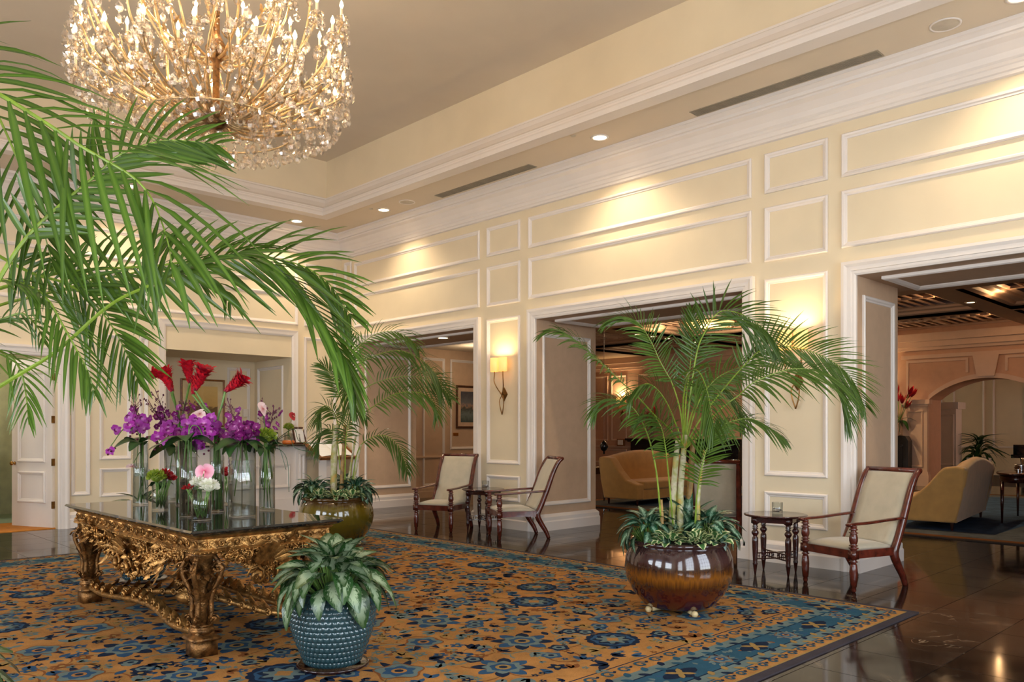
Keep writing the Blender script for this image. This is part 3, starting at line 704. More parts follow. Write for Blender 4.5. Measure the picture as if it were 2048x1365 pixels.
# lounge carpet seen through the openings
lr = MB().box(12.0, 2.6, 0, 21.0, 11.3, .012, 0)
lr.box(12.12, 2.72, .011, 20.88, 11.18, .0135, 1); lr.box(12.9, 3.5, .012, 20.1, 10.4, .015, 2)
for (x0, y0, x1, y1) in ((12.3, 2.9, 20.7, 11.0),): lr.box(x0, y0, .0125, x1, y1, .0142, 3)
tag(lr.build('carpet', [wool('dark_edge_wool', (58, 50, 46)), W_RUST, wool('slate_blue_wool', (62, 84, 112), .3), wool('grey_blue_wool', (96, 100, 104), .3)]), 'grey-blue bordered carpet under the sofas in the lounge', 'carpet')
for x, y, sx, sy, lb in ((1.2, BY + .4, 2.6, .95, 'amber door mat just inside the open store room door'),):
    tag(MB().bbox(x, y - .3, .0, x + sx, y + sy, .012, .01).build('door_mat', m_mat), lb, 'mat')
# ------------------------------------------------------------------ plantation chairs
def turned(h0, h1, r=.03, n=14, carved=True):
    """profile of a turned post from h0 to h1 with rings and a carved bulb"""
    L = h1 - h0; P_ = [(r * .7, 0), (r * .95, .03), (r * .8, .06), (r * 1.25, .09), (r * 1.3, .12), (r * .8, .14), (r * .7, .17), (r * 1.15, .2), (r * 1.2, .22), (r * .75, .25),
                       (r * .95, .32), (r * 1.12, .42), (r * 1.12, .55), (r * .95, .68), (r * .8, .72), (r * 1.3, .76), (r * .75, .8), (r * .7, .86), (r * 1.2, .9), (r * .8, .94), (r * .9, 1)]
    return [(a, h0 + b * L) for a, b in P_]
def make_chair(label, loc, rz, grp='mahogany plantation chairs'):
    t = thing('plantation_chair', label, 'chair', loc, rz, grp)      # faces +x, feet at x = 0 (front) and x = -.68
    hw = .29
    for s in (-1, 1):
        y = s * hw; p = MB()
        p.lathe([(.016, 0), (.024, .02), (.02, .05)] + [(a, .05 + b * .25) for a, b in [(.028, 0), (.034, .3), (.037, .55), (.032, .8), (.022, .88), (.04, .92), (.024, .97)]] + [(.03, .31)], 14)
        p.box(-.034, -.034, .305, .034, .034, .385)
        p.lathe(turned(.385, .6, .035), 14); p.lathe([(.026, .6), (.034, .61), (.0, .615)], 14)
        obj('front_post', p.mesh('front_post', m_mahog, True), t, (0, y, 0))
        st = smooth_pts([(-.7, y, .0), (-.66, y, .1), (-.585, y, .22), (-.54, y, .33), (-.6, y, .48), (-.68, y, .68), (-.76, y, .9), (-.83, y, 1.04), (-.89, y, 1.1)], 4)
        k = len(st); rr = [lerp(.026, .042, min(1, i / (k * .35))) if i < k * .35 else lerp(.042, .028, (i / k - .35) / .65) for i in range(k)]
        MB().tube(st, rr, 8).build('back_stile', m_mahog, t, True)
        a = MB(); ap_ = smooth_pts([(.07, y, .615), (.03, y, .625), (-.2, y, .63), (-.45, y, .645), (-.66, y, .655)], 4)
        a.tube(ap_, [.026] + [.04] * 3 + [.034] * (len(ap_) - 4), 8, flat=.45)
        a.build('armrest', m_mahog, t, True)
        MB().box(-.55, y - .022, .31, -.03, y + .022, .385).build('seat_rail', m_mahog, t)
    MB().box(-.022, -hw + .03, .31, .022, hw - .03, .385).build('seat_rail', m_mahog, t)
    MB().box(-.56, -hw, .31, -.52, hw, .38).build('seat_rail', m_mahog, t)
    MB().tube([(-.888, -hw - .02, 1.1), (-.888, hw + .02, 1.1)], .026, 10).build('top_rail', m_mahog, t, True)
    # cushions
    def pad(name, line, th, nrm_up, w_):
        k = len(line); m = 7; vs = []; fs = []
        for i, p in enumerate(line):
            tg = (line[min(i + 1, k - 1)] - line[max(i - 1, 0)]).normalized(); nr = V((-tg.z, 0, tg.x)) * nrm_up
            for j in range(m):
                u = j / (m - 1) * 2 - 1; e = (1 - abs(u) ** 5) * (1 - abs(2 * i / (k - 1) - 1) ** 6)
                vs.append(p + V((0, u * w_, 0)) + nr * (th * (.35 + .65 * e)))
        for i in range(k - 1):
            for j in range(m - 1): fs.append((i * m + j, i * m + j + 1, (i + 1) * m + j + 1, (i + 1) * m + j))
        n0 = len(vs); vs2 = [v - V((-0, 0, 0)) for v in vs]
        back = []
        for i, p in enumerate(line):
            tg = (line[min(i + 1, k - 1)] - line[max(i - 1, 0)]).normalized(); nr = V((-tg.z, 0, tg.x)) * nrm_up
            for j in range(m): back.append(p + V((0, (j / (m - 1) * 2 - 1) * w_, 0)) - nr * .012)
        fs += [tuple(n0 + q for q in reversed(f)) for f in fs]
        ring = [j for j in range(m)] + [i * m + m - 1 for i in range(1, k)] + [(k - 1) * m + j for j in range(m - 2, -1, -1)] + [i * m for i in range(k - 2, 0, -1)]
        for a_, b_ in zip(ring, ring[1:] + ring[:1]): fs.append((b_, a_, n0 + a_, n0 + b_))
        MB().add(vs + back, fs).build(name, m_uph, t, True)
    pad('seat_cushion', smooth_pts([(.0, 0, .39), (-.25, 0, .395), (-.5, 0, .385)], 5), .05, -1, hw - .015)
    pad('back_cushion', smooth_pts([(-.525, 0, .4), (-.6, 0, .53), (-.68, 0, .7), (-.755, 0, .9), (-.86, 0, 1.075)], 4), .03, 1, hw - .02)
    return t
cdef = (((7.34, 9.25), 205), ((7.72, 8.30), 151), ((7.55, 3.46), 163))
def chair_at(front_mid, deg, label):
    return make_chair(label, (front_mid[0], front_mid[1], 0), math.radians(deg))
chair_at((7.48, 9.40), 203, 'cream upholstered mahogany armchair at the far side of the table beside the lit sconce')
chair_at((7.66, 8.27), 151, 'cream upholstered mahogany armchair seen side-on, in front of the lit sconce pier')
chair_at((7.55, 3.46), 162, 'cream upholstered mahogany armchair with carved front posts, nearest on the right')
make_chair('cream upholstered mahogany armchair seen from behind inside the middle opening, behind the tall palm', (9.65, 5.95, 0), math.radians(28))

# ------------------------------------------------------------------ round side tables with carved stretcher
def side_table(loc, rz, label):
    t = thing('side_table', label, 'table', loc, rz, 'round mahogany side tables')
    MB().lathe([(0, .595), (.30, .597), (.315, .605), (.32, .615), (.312, .622), (.29, .62), (0, .62)], 36).build('tabletop', m_mahog2, t, True)
    a = MB()
    for k in range(4):
        w_ = k * PI / 2; a.prism([V((.17, -.17, .54)), V((.17, .17, .54)), V((.17, .17, .596)), V((.17, -.17, .596))], V((.02, 0, 0)))
        a.v[-8:] = [tuple(Matrix.Rotation(w_, 3, 'Z') @ V(q)) for q in a.v[-8:]]
    a.build('apron', m_mahog2, t)
    lg = MB(); lg.box(-.03, -.03, .53, .03, .03, .597)
    lg.lathe([(.008, 0), (.014, .04), (.022, .1), (.026, .11), (.022, .125), (.026, .2), (.032, .34), (.03, .38), (.02, .395), (.02, .4), (.036, .425), (.038, .44), (.022, .462), (.02, .47), (.034, .478), (.02, .486), (.03, .5), (.02, .51), (.03, .53)], 12)
    lm = lg.mesh('leg', m_mahog2, True)
    for k in range(4): w_ = PI / 4 + k * PI / 2; obj('leg', lm, t, (.235 * math.cos(w_), .235 * math.sin(w_), 0), (0, 0, w_))
    for k in range(2):
        s = MB(); d = V((math.cos(PI / 4 + k * PI / 2), math.sin(PI / 4 + k * PI / 2), 0)); n = V((-d.y, d.x, 0))
        for z in (.155, .215): s.prism([d * -.23 - n * .008 + NZ * z, d * .23 - n * .008 + NZ * z, d * .23 + n * .008 + NZ * z, d * -.23 + n * .008 + NZ * z], NZ * .012)
        for j in range(-5, 6):
            if j == 0: continue
            c = d * (j * .038) + NZ * .191
            s.add([c - d * .014, c + NZ * .018, c + d * .014, c - NZ * .018, c - n * .006, c + n * .006], [(0, 1, 4), (1, 2, 4), (2, 3, 4), (3, 0, 4), (1, 0, 5), (2, 1, 5), (3, 2, 5), (0, 3, 5)])
            s.tube([c - NZ * .026, c + NZ * .026], .004, 5)
        s.build('stretcher', m_mahog2, t)
    return t
side_table((8.09, 8.98, 0), .3, 'round dark mahogany side table between the two far armchairs')
side_table((7.86, 4.17, 0), .25, 'round dark mahogany side table left of the near armchair')
def tumbler(loc, label):
    t = thing('tumbler', label, 'glass', loc, 0, 'glass tumblers on the side tables')
    MB().lathe([(0, .006), (.05, .006), (.052, .0), (.055, .002), (.056, .12), (.053, .12), (.051, .012), (0, .01)], 24).build('glass_body', m_glass, t, True)
    MB().tube([V((.04 * math.cos(k * .5), .04 * math.sin(k * .5), .018 + .002 * k)) for k in range(22)], .005, 5).build('coiled_twig', m_mahog2, t, True)
tumbler((8.09, 8.93, .622), 'clear tumbler with a dark coil on the far side table'); tumbler((7.88, 4.16, .622), 'clear tumbler with a dark coil on the near side table')

# ------------------------------------------------------------------ wall sconces
def sconce(loc, label, rz=0.0, power=13, grp='two-light bronze wall sconces'):
    t = thing('wall_sconce', label, 'wall lamp', loc, rz, grp)      # wall at x = 0, room at -x, z = 0 at the diamond plate
    MB().add([(-.005, 0, -.11), (-.005, .075, 0), (-.005, 0, .11), (-.005, -.075, 0), (-.03, 0, 0), (.004, 0, -.11), (.004, .075, 0), (.004, 0, .11), (.004, -.075, 0)],
             [(0, 1, 4), (1, 2, 4), (2, 3, 4), (3, 0, 4), (0, 5, 6, 1), (1, 6, 7, 2), (2, 7, 8, 3), (3, 8, 5, 0)]).build('back_plate', m_bronze, t)
    shade_m = bpy.data.materials.get('lit_shade')
    if not shade_m:
        q = NT('lit_shade'); c = lin((255, 214, 150)); q.b.inputs['Base Color'].default_value = c; q.b.inputs['Emission Color'].default_value = lin((255, 190, 96)); q.l(q.ramp(q.noise(1.5, 2).outputs[0], [(.3, (.75, .75, .75, 1)), (.7, (.95, .95, .95, 1))]), q.b.inputs['Emission Strength'])
        shade_m = q.mat
    for s, x in ((-1, -.12), (1, -.12)):
        y = s * .092
        p = smooth_pts([(-.045, 0, -.02), (-.09, s * .07, .1), (-.12, s * .1, .2), (x, y, .3), (x, y, .36)], 5)
        MB().tube(p, .009, 7).build('arm', m_bronze, t, True)
        p = smooth_pts([(-.04, 0, .0), (-.06, s * .045, -.1), (-.055, s * .035, -.2), (-.05, 0, -.31)], 5)
        MB().tube(p, .008, 7).build('drop_arm', m_bronze, t, True)
        sh = obj('lamp_shade', MB().lathe([(.078, .345), (.082, .45), (.079, .555), (.076, .555), (.075, .345)], 24).mesh('lamp_shade', shade_m, True), t, (x, y, 0), None, (.62, 1, 1))
        MB().lathe([(.0, .36), (.014, .38), (.016, .41), (.006, .44), (0, .45)], 10, (x, y, 0)).build('bulb', m_bulb, t, True)
        if power:
            w_ = Matrix.Rotation(rz, 3, 'Z') @ V((x, y, .5)); lamp('sconce_lamp', 'POINT', V(loc) + w_, power, (1, .78, .42), .04)
    return t
sconce((WX, 8.985, 2.04), 'lit two-shade bronze sconce on the pier between the two armchairs')
sconce((WX, 4.26, 2.04), 'lit two-shade bronze sconce on the near pier, half hidden by palm fronds')
sconce((AX, 9.08, 2.1), 'lit bronze sconce glowing on the lounge wall left of the arch', 0, 30, 'lounge wall sconces')
sconce((AX, 18.1, 2.1), 'lit bronze sconce on the lounge wall left of the fireplace', 0, 45, 'lounge wall sconces')

# ------------------------------------------------------------------ lounge furniture
def sofa(loc, rz, label):
    """faces +y; back at y = 0, seat to y = .85, x from 0 to 2.5"""
    t = thing('curved_sofa', label, 'sofa', loc, rz, 'ochre lounge sofas'); Lx, D = 2.5, .85
    b = MB(); n = 14
    rows = []
    for i in range(n + 1):
        u = i / n; x = Lx * u; top = .9 + .14 * math.sin(PI * u); rows.append([(x, -.0, .12), (x, -.08, .5), (x, -.14, top - .06), (x, -.12, top), (x, -.04, top + .02), (x, .06, top - .03), (x, .12, .7), (x, .16, .42), (x, .16, .3)])
    k = len(rows[0]); vs = [p for r in rows for p in r]; fs = [(i * k + j, i * k + j + 1, (i + 1) * k + j + 1, (i + 1) * k + j) for i in range(n) for j in range(k - 1)]
    fs += [tuple(range(k - 1, -1, -1)), tuple(n * k + j for j in range(k))]
    b.add(vs, fs); b.build('backrest', m_sofa, t, True)
    for x0, x1 in ((-.02, .2), (Lx - .2, Lx + .02)):
        o = [(0, .12), (D, .12), (D, .42), (D - .1, .44), (D - .3, .5), (.38, .66), (.24, .84), (.16, .93), (0, .95), (-.13, .93), (-.09, .5)]
        a = MB().prism([(x0, y, z) for y, z in o], V((x1 - x0, 0, 0))); ar = a.build('arm', m_sofa, t)
        bv = ar.modifiers.new('soft', 'BEVEL'); bv.width = .035; bv.segments = 3
    s = MB().box(.2, .12, .3, Lx - .2, D - .02, .47); so = s.build('seat_cushion', m_sofa, t); bv = so.modifiers.new('soft', 'BEVEL'); bv.width = .04; bv.segments = 3
    MB().box(.2, .1, .12, Lx - .2, D - .04, .3).build('seat_base', m_sofa, t)
    for x in (.08, Lx - .08):
        for y in (.06, D - .08): MB().lathe([(.016, 0), (.028, .12)], 8, (x, y, 0)).build('foot', m_mahog2, t)
    return t
sofa((15.15, 10.42, .015), PI, 'ochre sofa with rolled arm seen through the middle opening')
sofa((12.86, 4.0, .015), math.radians(7), 'ochre sofa seen from its back through the right-hand opening')
def oval_table(loc, label, rz=0):
    t = thing('oval_table', label, 'table', loc, rz)
    def ell(r, z): return (r, z)
    tp = MB().lathe([(0, .765), (.93, .765), (.96, .775), (.96, .795), (.94, .8), (0, .8)], 40); tp.v = [(x, y * .38, z) for x, y, z in tp.v]; tp.build('tabletop', m_mahog2, t, True)
    ap_ = MB().lathe([(.9, .65), (.9, .765)], 40); ap_.v = [(x, y * .36, z) for x, y, z in ap_.v]; ap_.build('apron', m_mahog2, t, True)
    for x, y in ((-.68, -.2), (.68, -.2), (-.68, .2), (.68, .2)): MB().lathe([(.014, 0), (.022, .3), (.03, .66)], 10, (x, y, 0)).build('leg', m_mahog2, t, True)
    return t
oval_table((15.3, 3.72, .015), 'dark oval console table behind the right-hand sofa', math.radians(5))
for k, (x, y, r, h, lb) in enumerate(((15.1, 3.72, .1, .12, 'round silver bowl on the dark console table'), (15.45, 3.74, .07, .22, 'tall silver jug on the dark console table'), (14.7, 3.66, .04, .06, 'small silver dish at the near end of the console table'))):
    tag(MB().lathe([(r * .6, 0), (r * .5, h * .1), (r, h * .5), (r * .8, h * .85), (r * .95, h), (r * .85, h), (r * .7, h * .8), (0, h * .3)], 18, (x, y, .815)).build('silver_bowl', m_silver, None, True), lb, 'bowl')
# dark marble fireplace on the arch wall
t = thing('fireplace', 'black marble fireplace with mantel shelf on the far lounge wall', 'fireplace', (AX, 15.4, 0))
f = MB(); f.box(-.3, -2.1, 0, 0, -1.2, 1.08); f.box(-.3, 1.2, 0, 0, 2.1, 1.08); f.box(-.3, -1.2, .85, 0, 1.2, 1.08); f.build('surround', m_marbleblack, t)
MB().bbox(-.42, -2.28, 1.12, 0, 2.28, 1.2, .02).build('mantel_shelf', m_marbleblack, t); MB().box(-.36, -2.2, 1.08, 0, 2.2, 1.12).build('cornice', m_marbleblack, t)
MB().box(-.02, -1.2, 0, -.01, 1.2, .85).build('firebox', m_slot, t)
t = thing('console_cabinet', 'dark arched console cabinet left of the lounge arch', 'cabinet', (22.78, 8.6, 0))
f = MB(); f.prism([(-.2, -.42, 0), (-.2, .5, 0), (-.2, .5, 1.3)] + [(-.2, .45 - .05 * k, 1.34 + .02 * math.sin(k)) for k in range(14)] + [(-.2, -.34, 1.33), (-.2, -.42, 1.2)], V((.36, 0, 0))); f.build('body', m_black, t)
MB().box(-.215, -.28, .1, -.2, .4, 1.1).build('door', m_marbleblack, t)
# grand piano, pot plant, picture and shelf beyond the arch
t = thing('grand_piano', 'black grand piano standing beyond the lounge arch', 'piano', (27.6, 5.9, 0))
pl = [(0, 1.1), (.0, -.9), (.5, -1.5), (1.1, -1.4), (1.3, -.6), (1.5, .2), (1.5, 1.1)]
MB().prism([(x, y, .72) for x, y in pl], NZ * .3).build('case', m_black, t); MB().prism([(x - .0, y, 1.02) for x, y in pl], NZ * .03).build('lid', m_black, t)
MB().box(-.25, .0, .66, .1, 1.1, .76).build('keyboard', m_black, t)
for x, y in ((.2, .9), (.2, -.6), (1.2, .2)): MB().lathe([(.05, 0), (.045, .3), (.08, .72)], 8, (x, y, 0)).build('leg', m_black, t)
t = thing('piano_stool', 'small tan upholstered stool by the black piano', 'stool', (26.9, 6.3, 0)); MB().bbox(-.2, -.3, .42, .2, .3, .52, .03).build('seat', m_sofa, t)
for x in (-.16, .16):
    for y in (-.26, .26): MB().box(x - .02, y - .02, 0, x + .02, y + .02, .42).build('leg', m_black, t)
def framed(name, label, O, U, N, wd, h, fr, fm, mat_w, art, matm=m_paper, W=NZ, cat='picture'):
    t = thing(name, label, cat, O); O = V((0, 0, 0)); U = V(U); N = V(N); W = V(W)
    MB().frame(O, U, W, N, wd, h, [(0, 0), (0, .025), (fr * .5, .032), (fr, .018), (fr, .004)]).build('frame', fm, t)
    a = O + U * fr + W * fr + N * .006; w2, h2 = wd - 2 * fr, h - 2 * fr
    if mat_w: MB().poly([a, a + U * w2, a + U * w2 + W * h2, a + W * h2]).build('mount', matm, t)
    a2 = a + U * mat_w + W * mat_w + N * .002; w3, h3 = w2 - 2 * mat_w, h2 - 2 * mat_w
    mb = MB().add([a2, a2 + U * w3, a2 + U * w3 + W * h3, a2 + W * h3], [(0, 1, 2, 3)]); mb.uv = [(0, 0, 0), (1, 0, 0), (1, 1, 0), (0, 1, 0)]; mb.build('print', art, t)
    g = a + N * .01; MB().poly([g, g + U * w2, g + U * w2 + W * h2, g + W * h2]).build('glazing', m_pane, t)
    return t
def art_mat(name, stops, scale=2.5, dist=2.0):
    t = NT(name); at = t.n('Attribute', attribute_name='luv'); sp = t.n('SeparateXYZ'); t.l(at.outputs['Vector'], sp.inputs[0])
    v = t.math('ADD', sp.outputs[1], t.math('MULTIPLY', t.math('SUBTRACT', t.noise(scale, 5, at.outputs['Vector'], .6, dist).outputs[0], .5), .55))
    t.l(t.ramp(v, [(p, lin(c)) for p, c in stops]), t.b.inputs['Base Color']); t.b.inputs['Roughness'].default_value = .6; return t.mat
a_sea = art_mat('moonlit_shore_print', [(.05, (70, 86, 84)), (.25, (120, 134, 130)), (.4, (58, 68, 66)), (.52, (176, 140, 118)), (.6, (110, 112, 116)), (.95, (70, 74, 84))])
a_sepia = art_mat('sepia_landscape_print', [(.1, (150, 116, 62)), (.35, (110, 82, 44)), (.42, (206, 168, 96)), (.9, (224, 190, 120))])
a_grey = art_mat('grey_print', [(.1, (170, 160, 150)), (.9, (205, 196, 180))])
framed('framed_picture', 'brown framed seascape print with pale mount in the far corridor', (11.95, 14.195, 1.53), (1, 0, 0), NY, .86, .99, .05, m_brownframe, .09, a_sea, M('peach_mount', (222, 188, 158), .8))
tag(MB().box(11.87, 14.188, 1.36, 12.02, 14.2, 1.43).build('name_plaque', m_brass), 'small brass plaque under the seascape in the corridor', 'plaque')
framed('framed_picture', 'gold framed sepia landscape at the back of the reception niche', (6.0, 14.995, 1.55), (1, 0, 0), NY, .84, .9, .035, m_oak, .1, a_sepia, M('cream_mount', (230, 210, 170), .8))
framed('framed_picture', 'thin dark framed print on the wall above the piano', (29.995, 6.95, 1.2), NY, NX, 1.3, .85, .03, m_brownframe, .1, a_grey)
# ------------------------------------------------------------------ gilded centre table
TBX0, TBX1, TBY0, TBY1, TBZ = 2.10, 3.22, 5.08, 7.76, .855
table = thing('gilded_table', 'carved gilded table with a dark polished stone top at the middle of the carpet', 'table', ((TBX0 + TBX1) / 2, (TBY0 + TBY1) / 2, .016))
TW, TL = (TBX1 - TBX0) / 2, (TBY1 - TBY0) / 2
s = MB()
for a, z0, z1 in ((0, .822, .839),): s.bbox(-TW, -TL, z0, TW, TL, z1, .012)
s.frame((-TW, -TL, 0), (1, 0, 0), (0, 1, 0), NZ, 2 * TW, 2 * TL, [(.008, .822), (.03, .806), (.05, .8), (.3, .8)])
s.build('stone_top', m_stone, table)
fr = MB(); fi = .07
fr.frame((-TW + fi, -TL + fi, 0), (1, 0, 0), (0, 1, 0), NZ, 2 * (TW - fi), 2 * (TL - fi), [(.0, .8), (-.015, .79), (0, .778), (.008, .77), (.008, .705), (-.004, .7), (-.014, .69), (-.004, .678), (.02, .67), (.06, .67)])
fr.build('frieze', m_gold, table)
def scroll(mb, O, U, W, N, r, turns=1.4, w=.009, flip=1, h=.014, lift=1.0):
    """raised spiral scroll ending in a leaf, on the plane O+U,W with normal N"""
    p = []; n = 13
    for i in range(n):
        t = i / (n - 1); a = t * turns * 2 * PI; q = r * (1 - t * .8); p.append(O + U * (flip * q * math.cos(a)) + W * (q * math.sin(a)) + N * (h * (.4 + .6 * t) * lift))
    mb.tube(p, [w * lerp(.5, 1.25, i / (n - 1)) for i in range(n)], 5)
    return p
def acanthus(mb, O, A, S, N, L, W, curl=.3):
    """lobed leaf from O along A, curling towards N"""
    k = 7; pts = []; ww = []; up = []
    for i in range(k):
        t = i / (k - 1); pts.append(O + A * (L * t) + N * (curl * L * t * t)); ww.append(W * (math.sin(PI * (t * .88 + .1)) ** .7) * (1.15 if i % 2 else .8)); up.append((N - A * curl).normalized())
    mb.blade(pts, S, ww, up, 0, -.35)
fz = MB()     # frieze carving on four sides
sides = [(V((-TW + fi, 0, .737)), V((0, 1, 0)), V((-1, 0, 0)), TL - fi), (V((TW - fi, 0, .737)), V((0, 1, 0)), V((1, 0, 0)), TL - fi), (V((0, -TL + fi, .737)), V((1, 0, 0)), V((0, -1, 0)), TW - fi), (V((0, TL - fi, .737)), V((1, 0, 0)), V((0, 1, 0)), TW - fi)]
for O, U, N, hl in sides:
    n = int(2 * hl / .1)
    for i in range(n):
        x = -hl + (i + .5) * 2 * hl / n; c = O + U * x - N * .006
        scroll(fz, c, U, NZ, N, .03, 1.3, .0065, 1 if i % 2 else -1, .012); acanthus(fz, c + U * .02, (U * .8 + NZ * (.5 if i % 2 else -.5)).normalized(), NZ, N, .06, .014, .25)
        acanthus(fz, c - U * .02 - NZ * .02, (-U * .4 + NZ * .9).normalized(), U, N, .045, .012, .25)
    m = int(2 * hl / .028)
    for i in range(m):
        c = O + U * (-hl + (i + .5) * 2 * hl / m) - NZ * .052 + N * .012; fz.lathe([(0, -.008), (.009, 0), (0, .008)], 6, c)
fz.build('frieze_carving', m_gold, table, True)
def apron(O, U, N, hl, depth, name, centre):
    """pierced carved pendant apron hanging below the frieze: backing web, scrolls, leaves and a shell"""
    mb = MB(); prof = lambda u: depth * (.22 + .78 * max(0, 1 - (abs(u) / (.72)) ** 1.5)) if abs(u) < .72 else depth * .2
    pts = [O + U * (hl * u) - NZ * (prof(u) * .8) for u in [k / 12 - 1 for k in range(25)]]
    back = [O + U * (hl * (k / 12 - 1)) for k in range(25)]
    vs = []; fs = []
    for a, b_ in zip(back, pts): vs += [a - N * .012, b_ - N * .012, b_ + N * .008, a + N * .008]
    for i in range(24):
        if i % 5 == 3 and abs(i - 12) > 3: continue
        for j in range(4): fs.append((i * 4 + j, i * 4 + (j + 1) % 4, i * 4 + 4 + (j + 1) % 4, i * 4 + 4 + j))
    mb.add(vs, fs)
    for i in range(int(hl * depth * 1200)):
        u = R.uniform(-.97, .97); d = prof(u); z = R.uniform(.0, 1.0) * d; c = O + U * (hl * u) - NZ * z + N * .006
        if R.random() < .5: scroll(mb, c, U, NZ, N, R.uniform(.024, .052), R.uniform(1, 1.6), R.uniform(.006, .011), R.choice((-1, 1)), R.uniform(.015, .04))
        else:
            a = R.uniform(0, 6.3); A = U * math.cos(a) + NZ * math.sin(a); acanthus(mb, c, A, N.cross(A), N, R.uniform(.07, .14), R.uniform(.018, .032), R.uniform(.25, .7))
    if centre:
        c = O - NZ * (depth * .42) + N * .03
        for k in range(9):
            a = PI * (.08 + .84 * k / 8); A = U * math.cos(a) + NZ * math.sin(a); acanthus(mb, c, (A + N * .25).normalized(), N.cross(A), N, .15, .026, .2)
        for sgn in (-1, 1): scroll(mb, c + U * (.1 * sgn) - NZ * .08, U, NZ, N, .07, 1.6, .016, sgn, .05)
    return mb.build(name, m_gold, table, True)
apron(V((-TW + fi + .02, 0, .675)), V((0, 1, 0)), V((-1, 0, 0)), TL - .26, .3, 'pendant_apron', True); apron(V((TW - fi - .02, 0, .675)), V((0, 1, 0)), V((1, 0, 0)), TL - .26, .3, 'pendant_apron', True)
apron(V((0, -TL + fi + .02, .675)), V((1, 0, 0)), V((0, -1, 0)), TW - .24, .22, 'pendant_apron', True); apron(V((0, TL - fi - .02, .675)), V((1, 0, 0)), V((0, 1, 0)), TW - .24, .22, 'pendant_apron', True)
def carved_leg():
    mb = MB()
    mb.box(-.058, -.058, 0, .058, .058, .1); mb.frame((-.066, -.066, 0), (1, 0, 0), (0, 1, 0), NZ, .132, .132, [(0, .1), (-.008, .11), (0, .125), (.02, .14), (.02, .16)])
    mb.lathe([(.05, .14), (.064, .16), (.06, .175), (.045, .19), (.056, .2)], 16)
    for k in range(4):       # open cage of four scrolled uprights
        a = PI / 4 + k * PI / 2; d = V((math.cos(a), math.sin(a), 0)); mb.tube(smooth_pts([d * .045 + NZ * .19, d * .05 + NZ * .26, d * .048 + NZ * .36, d * .066 + NZ * .44, d * .1 + NZ * .54, d * .09 + NZ * .6, d * .06 + NZ * .66], 3), .013, 6)
        scroll(mb, d * .088 + NZ * .575, d, NZ, d.cross(NZ), .045, 1.4, .013, 1, .004); scroll(mb, d * .06 + NZ * .24, d, NZ, d.cross(NZ), .03, 1.4, .01, 1, .004)
        for zz, L in ((.17, .08), (.2, .07), (.36, .1), (.42, .1), (.5, .12), (.53, .11)): acanthus(mb, d * .045 + NZ * zz, NZ, d.cross(NZ), d, L, .03, .5)
    for k in range(8):
        a = k * PI / 4; d = V((math.cos(a), math.sin(a), 0)); 
        for zz, L in ((.14, .06), (.33, .09), (.46, .12), (.6, -.1)): acanthus(mb, d * .035 + NZ * zz, NZ * (1 if L > 0 else -1), d.cross(NZ), d, abs(L), .02, .45)
    mb.lathe([(.03, .18), (.025, .3), (.038, .34), (.03, .38), (.028, .5), (.05, .55), (.045, .6), (.06, .64), (.075, .66), (.075, .675)], 12)
    mb.v = [(x * 1.3, y * 1.3, z) for x, y, z in mb.v]
    return mb.mesh('leg', m_golddark, True)
lm = carved_leg()
for sx in (-1, 1):
    for sy in (-1, 1): obj('leg', lm, table, (sx * (TW - .15), sy * (TL - .19), 0))
st = MB(); zs = .13
for sx in (-1, 1):      # stretcher: S-curved bars meeting in the middle
    for sy in (-1, 1):
        a = V((sx * (TW - .15), sy * (TL - .19), zs)); p = smooth_pts([a, a.lerp(V((sx * .1, sy * .2, zs)), .35) + V((-sx * .06, sy * .03, .0)), V((sx * .16, sy * .5, zs + .02)), V((sx * .06, sy * .15, zs + .05)), V((0, 0, zs + .05))], 5)
        st.tube(p, [.034] * len(p), 6, flat=.75)
        for k in range(3, len(p) - 2, 2):
            tg = (p[k + 1] - p[k]).normalized(); sd = V((-tg.y, tg.x, 0)); acanthus(st, p[k] + NZ * .02, (tg + NZ * .3).normalized(), sd, NZ, .1, .03, .4); scroll(st, p[k] + sd * .02, tg, NZ, sd, .034, 1.3, .01, 1, .012); scroll(st, p[k] - sd * .02, tg, NZ, -sd, .034, 1.3, .01, -1, .012)
for s_ in (-1, 1): # long side bars with leaf scrolls
    p = smooth_pts([V((-s_ * 0 + s_ * (TW - .15), -TL + .19, zs)), V((s_ * (TW - .13), -.7, zs)), V((s_ * (TW - .2), -.2, zs + .02)), V((s_ * (TW - .2), .2, zs + .02)), V((s_ * (TW - .13), .7, zs)), V((s_ * (TW - .15), TL - .19, zs))], 6)
    st.tube(p, .03, 6, flat=.8)
    for k in range(2, len(p) - 2, 2):
        tg = (p[k + 1] - p[k]).normalized(); 
        acanthus(st, p[k] + NZ * .02, (tg * (1 if p[k].y < 0 else -1) + NZ * .5).normalized(), V((1, 0, 0)), NZ, .13, .035, .2); scroll(st, p[k] + NZ * .035, tg, NZ, V((s_, 0, 0)), .04, 1.4, .013, 1 if p[k].y < 0 else -1, .02)
st.lathe([(.05, .1), (.11, .13), (.12, .17), (.07, .2), (.05, .24), (.085, .27), (.03, .31), (0, .34)], 16)
st.build('stretcher', m_gold, table, True)

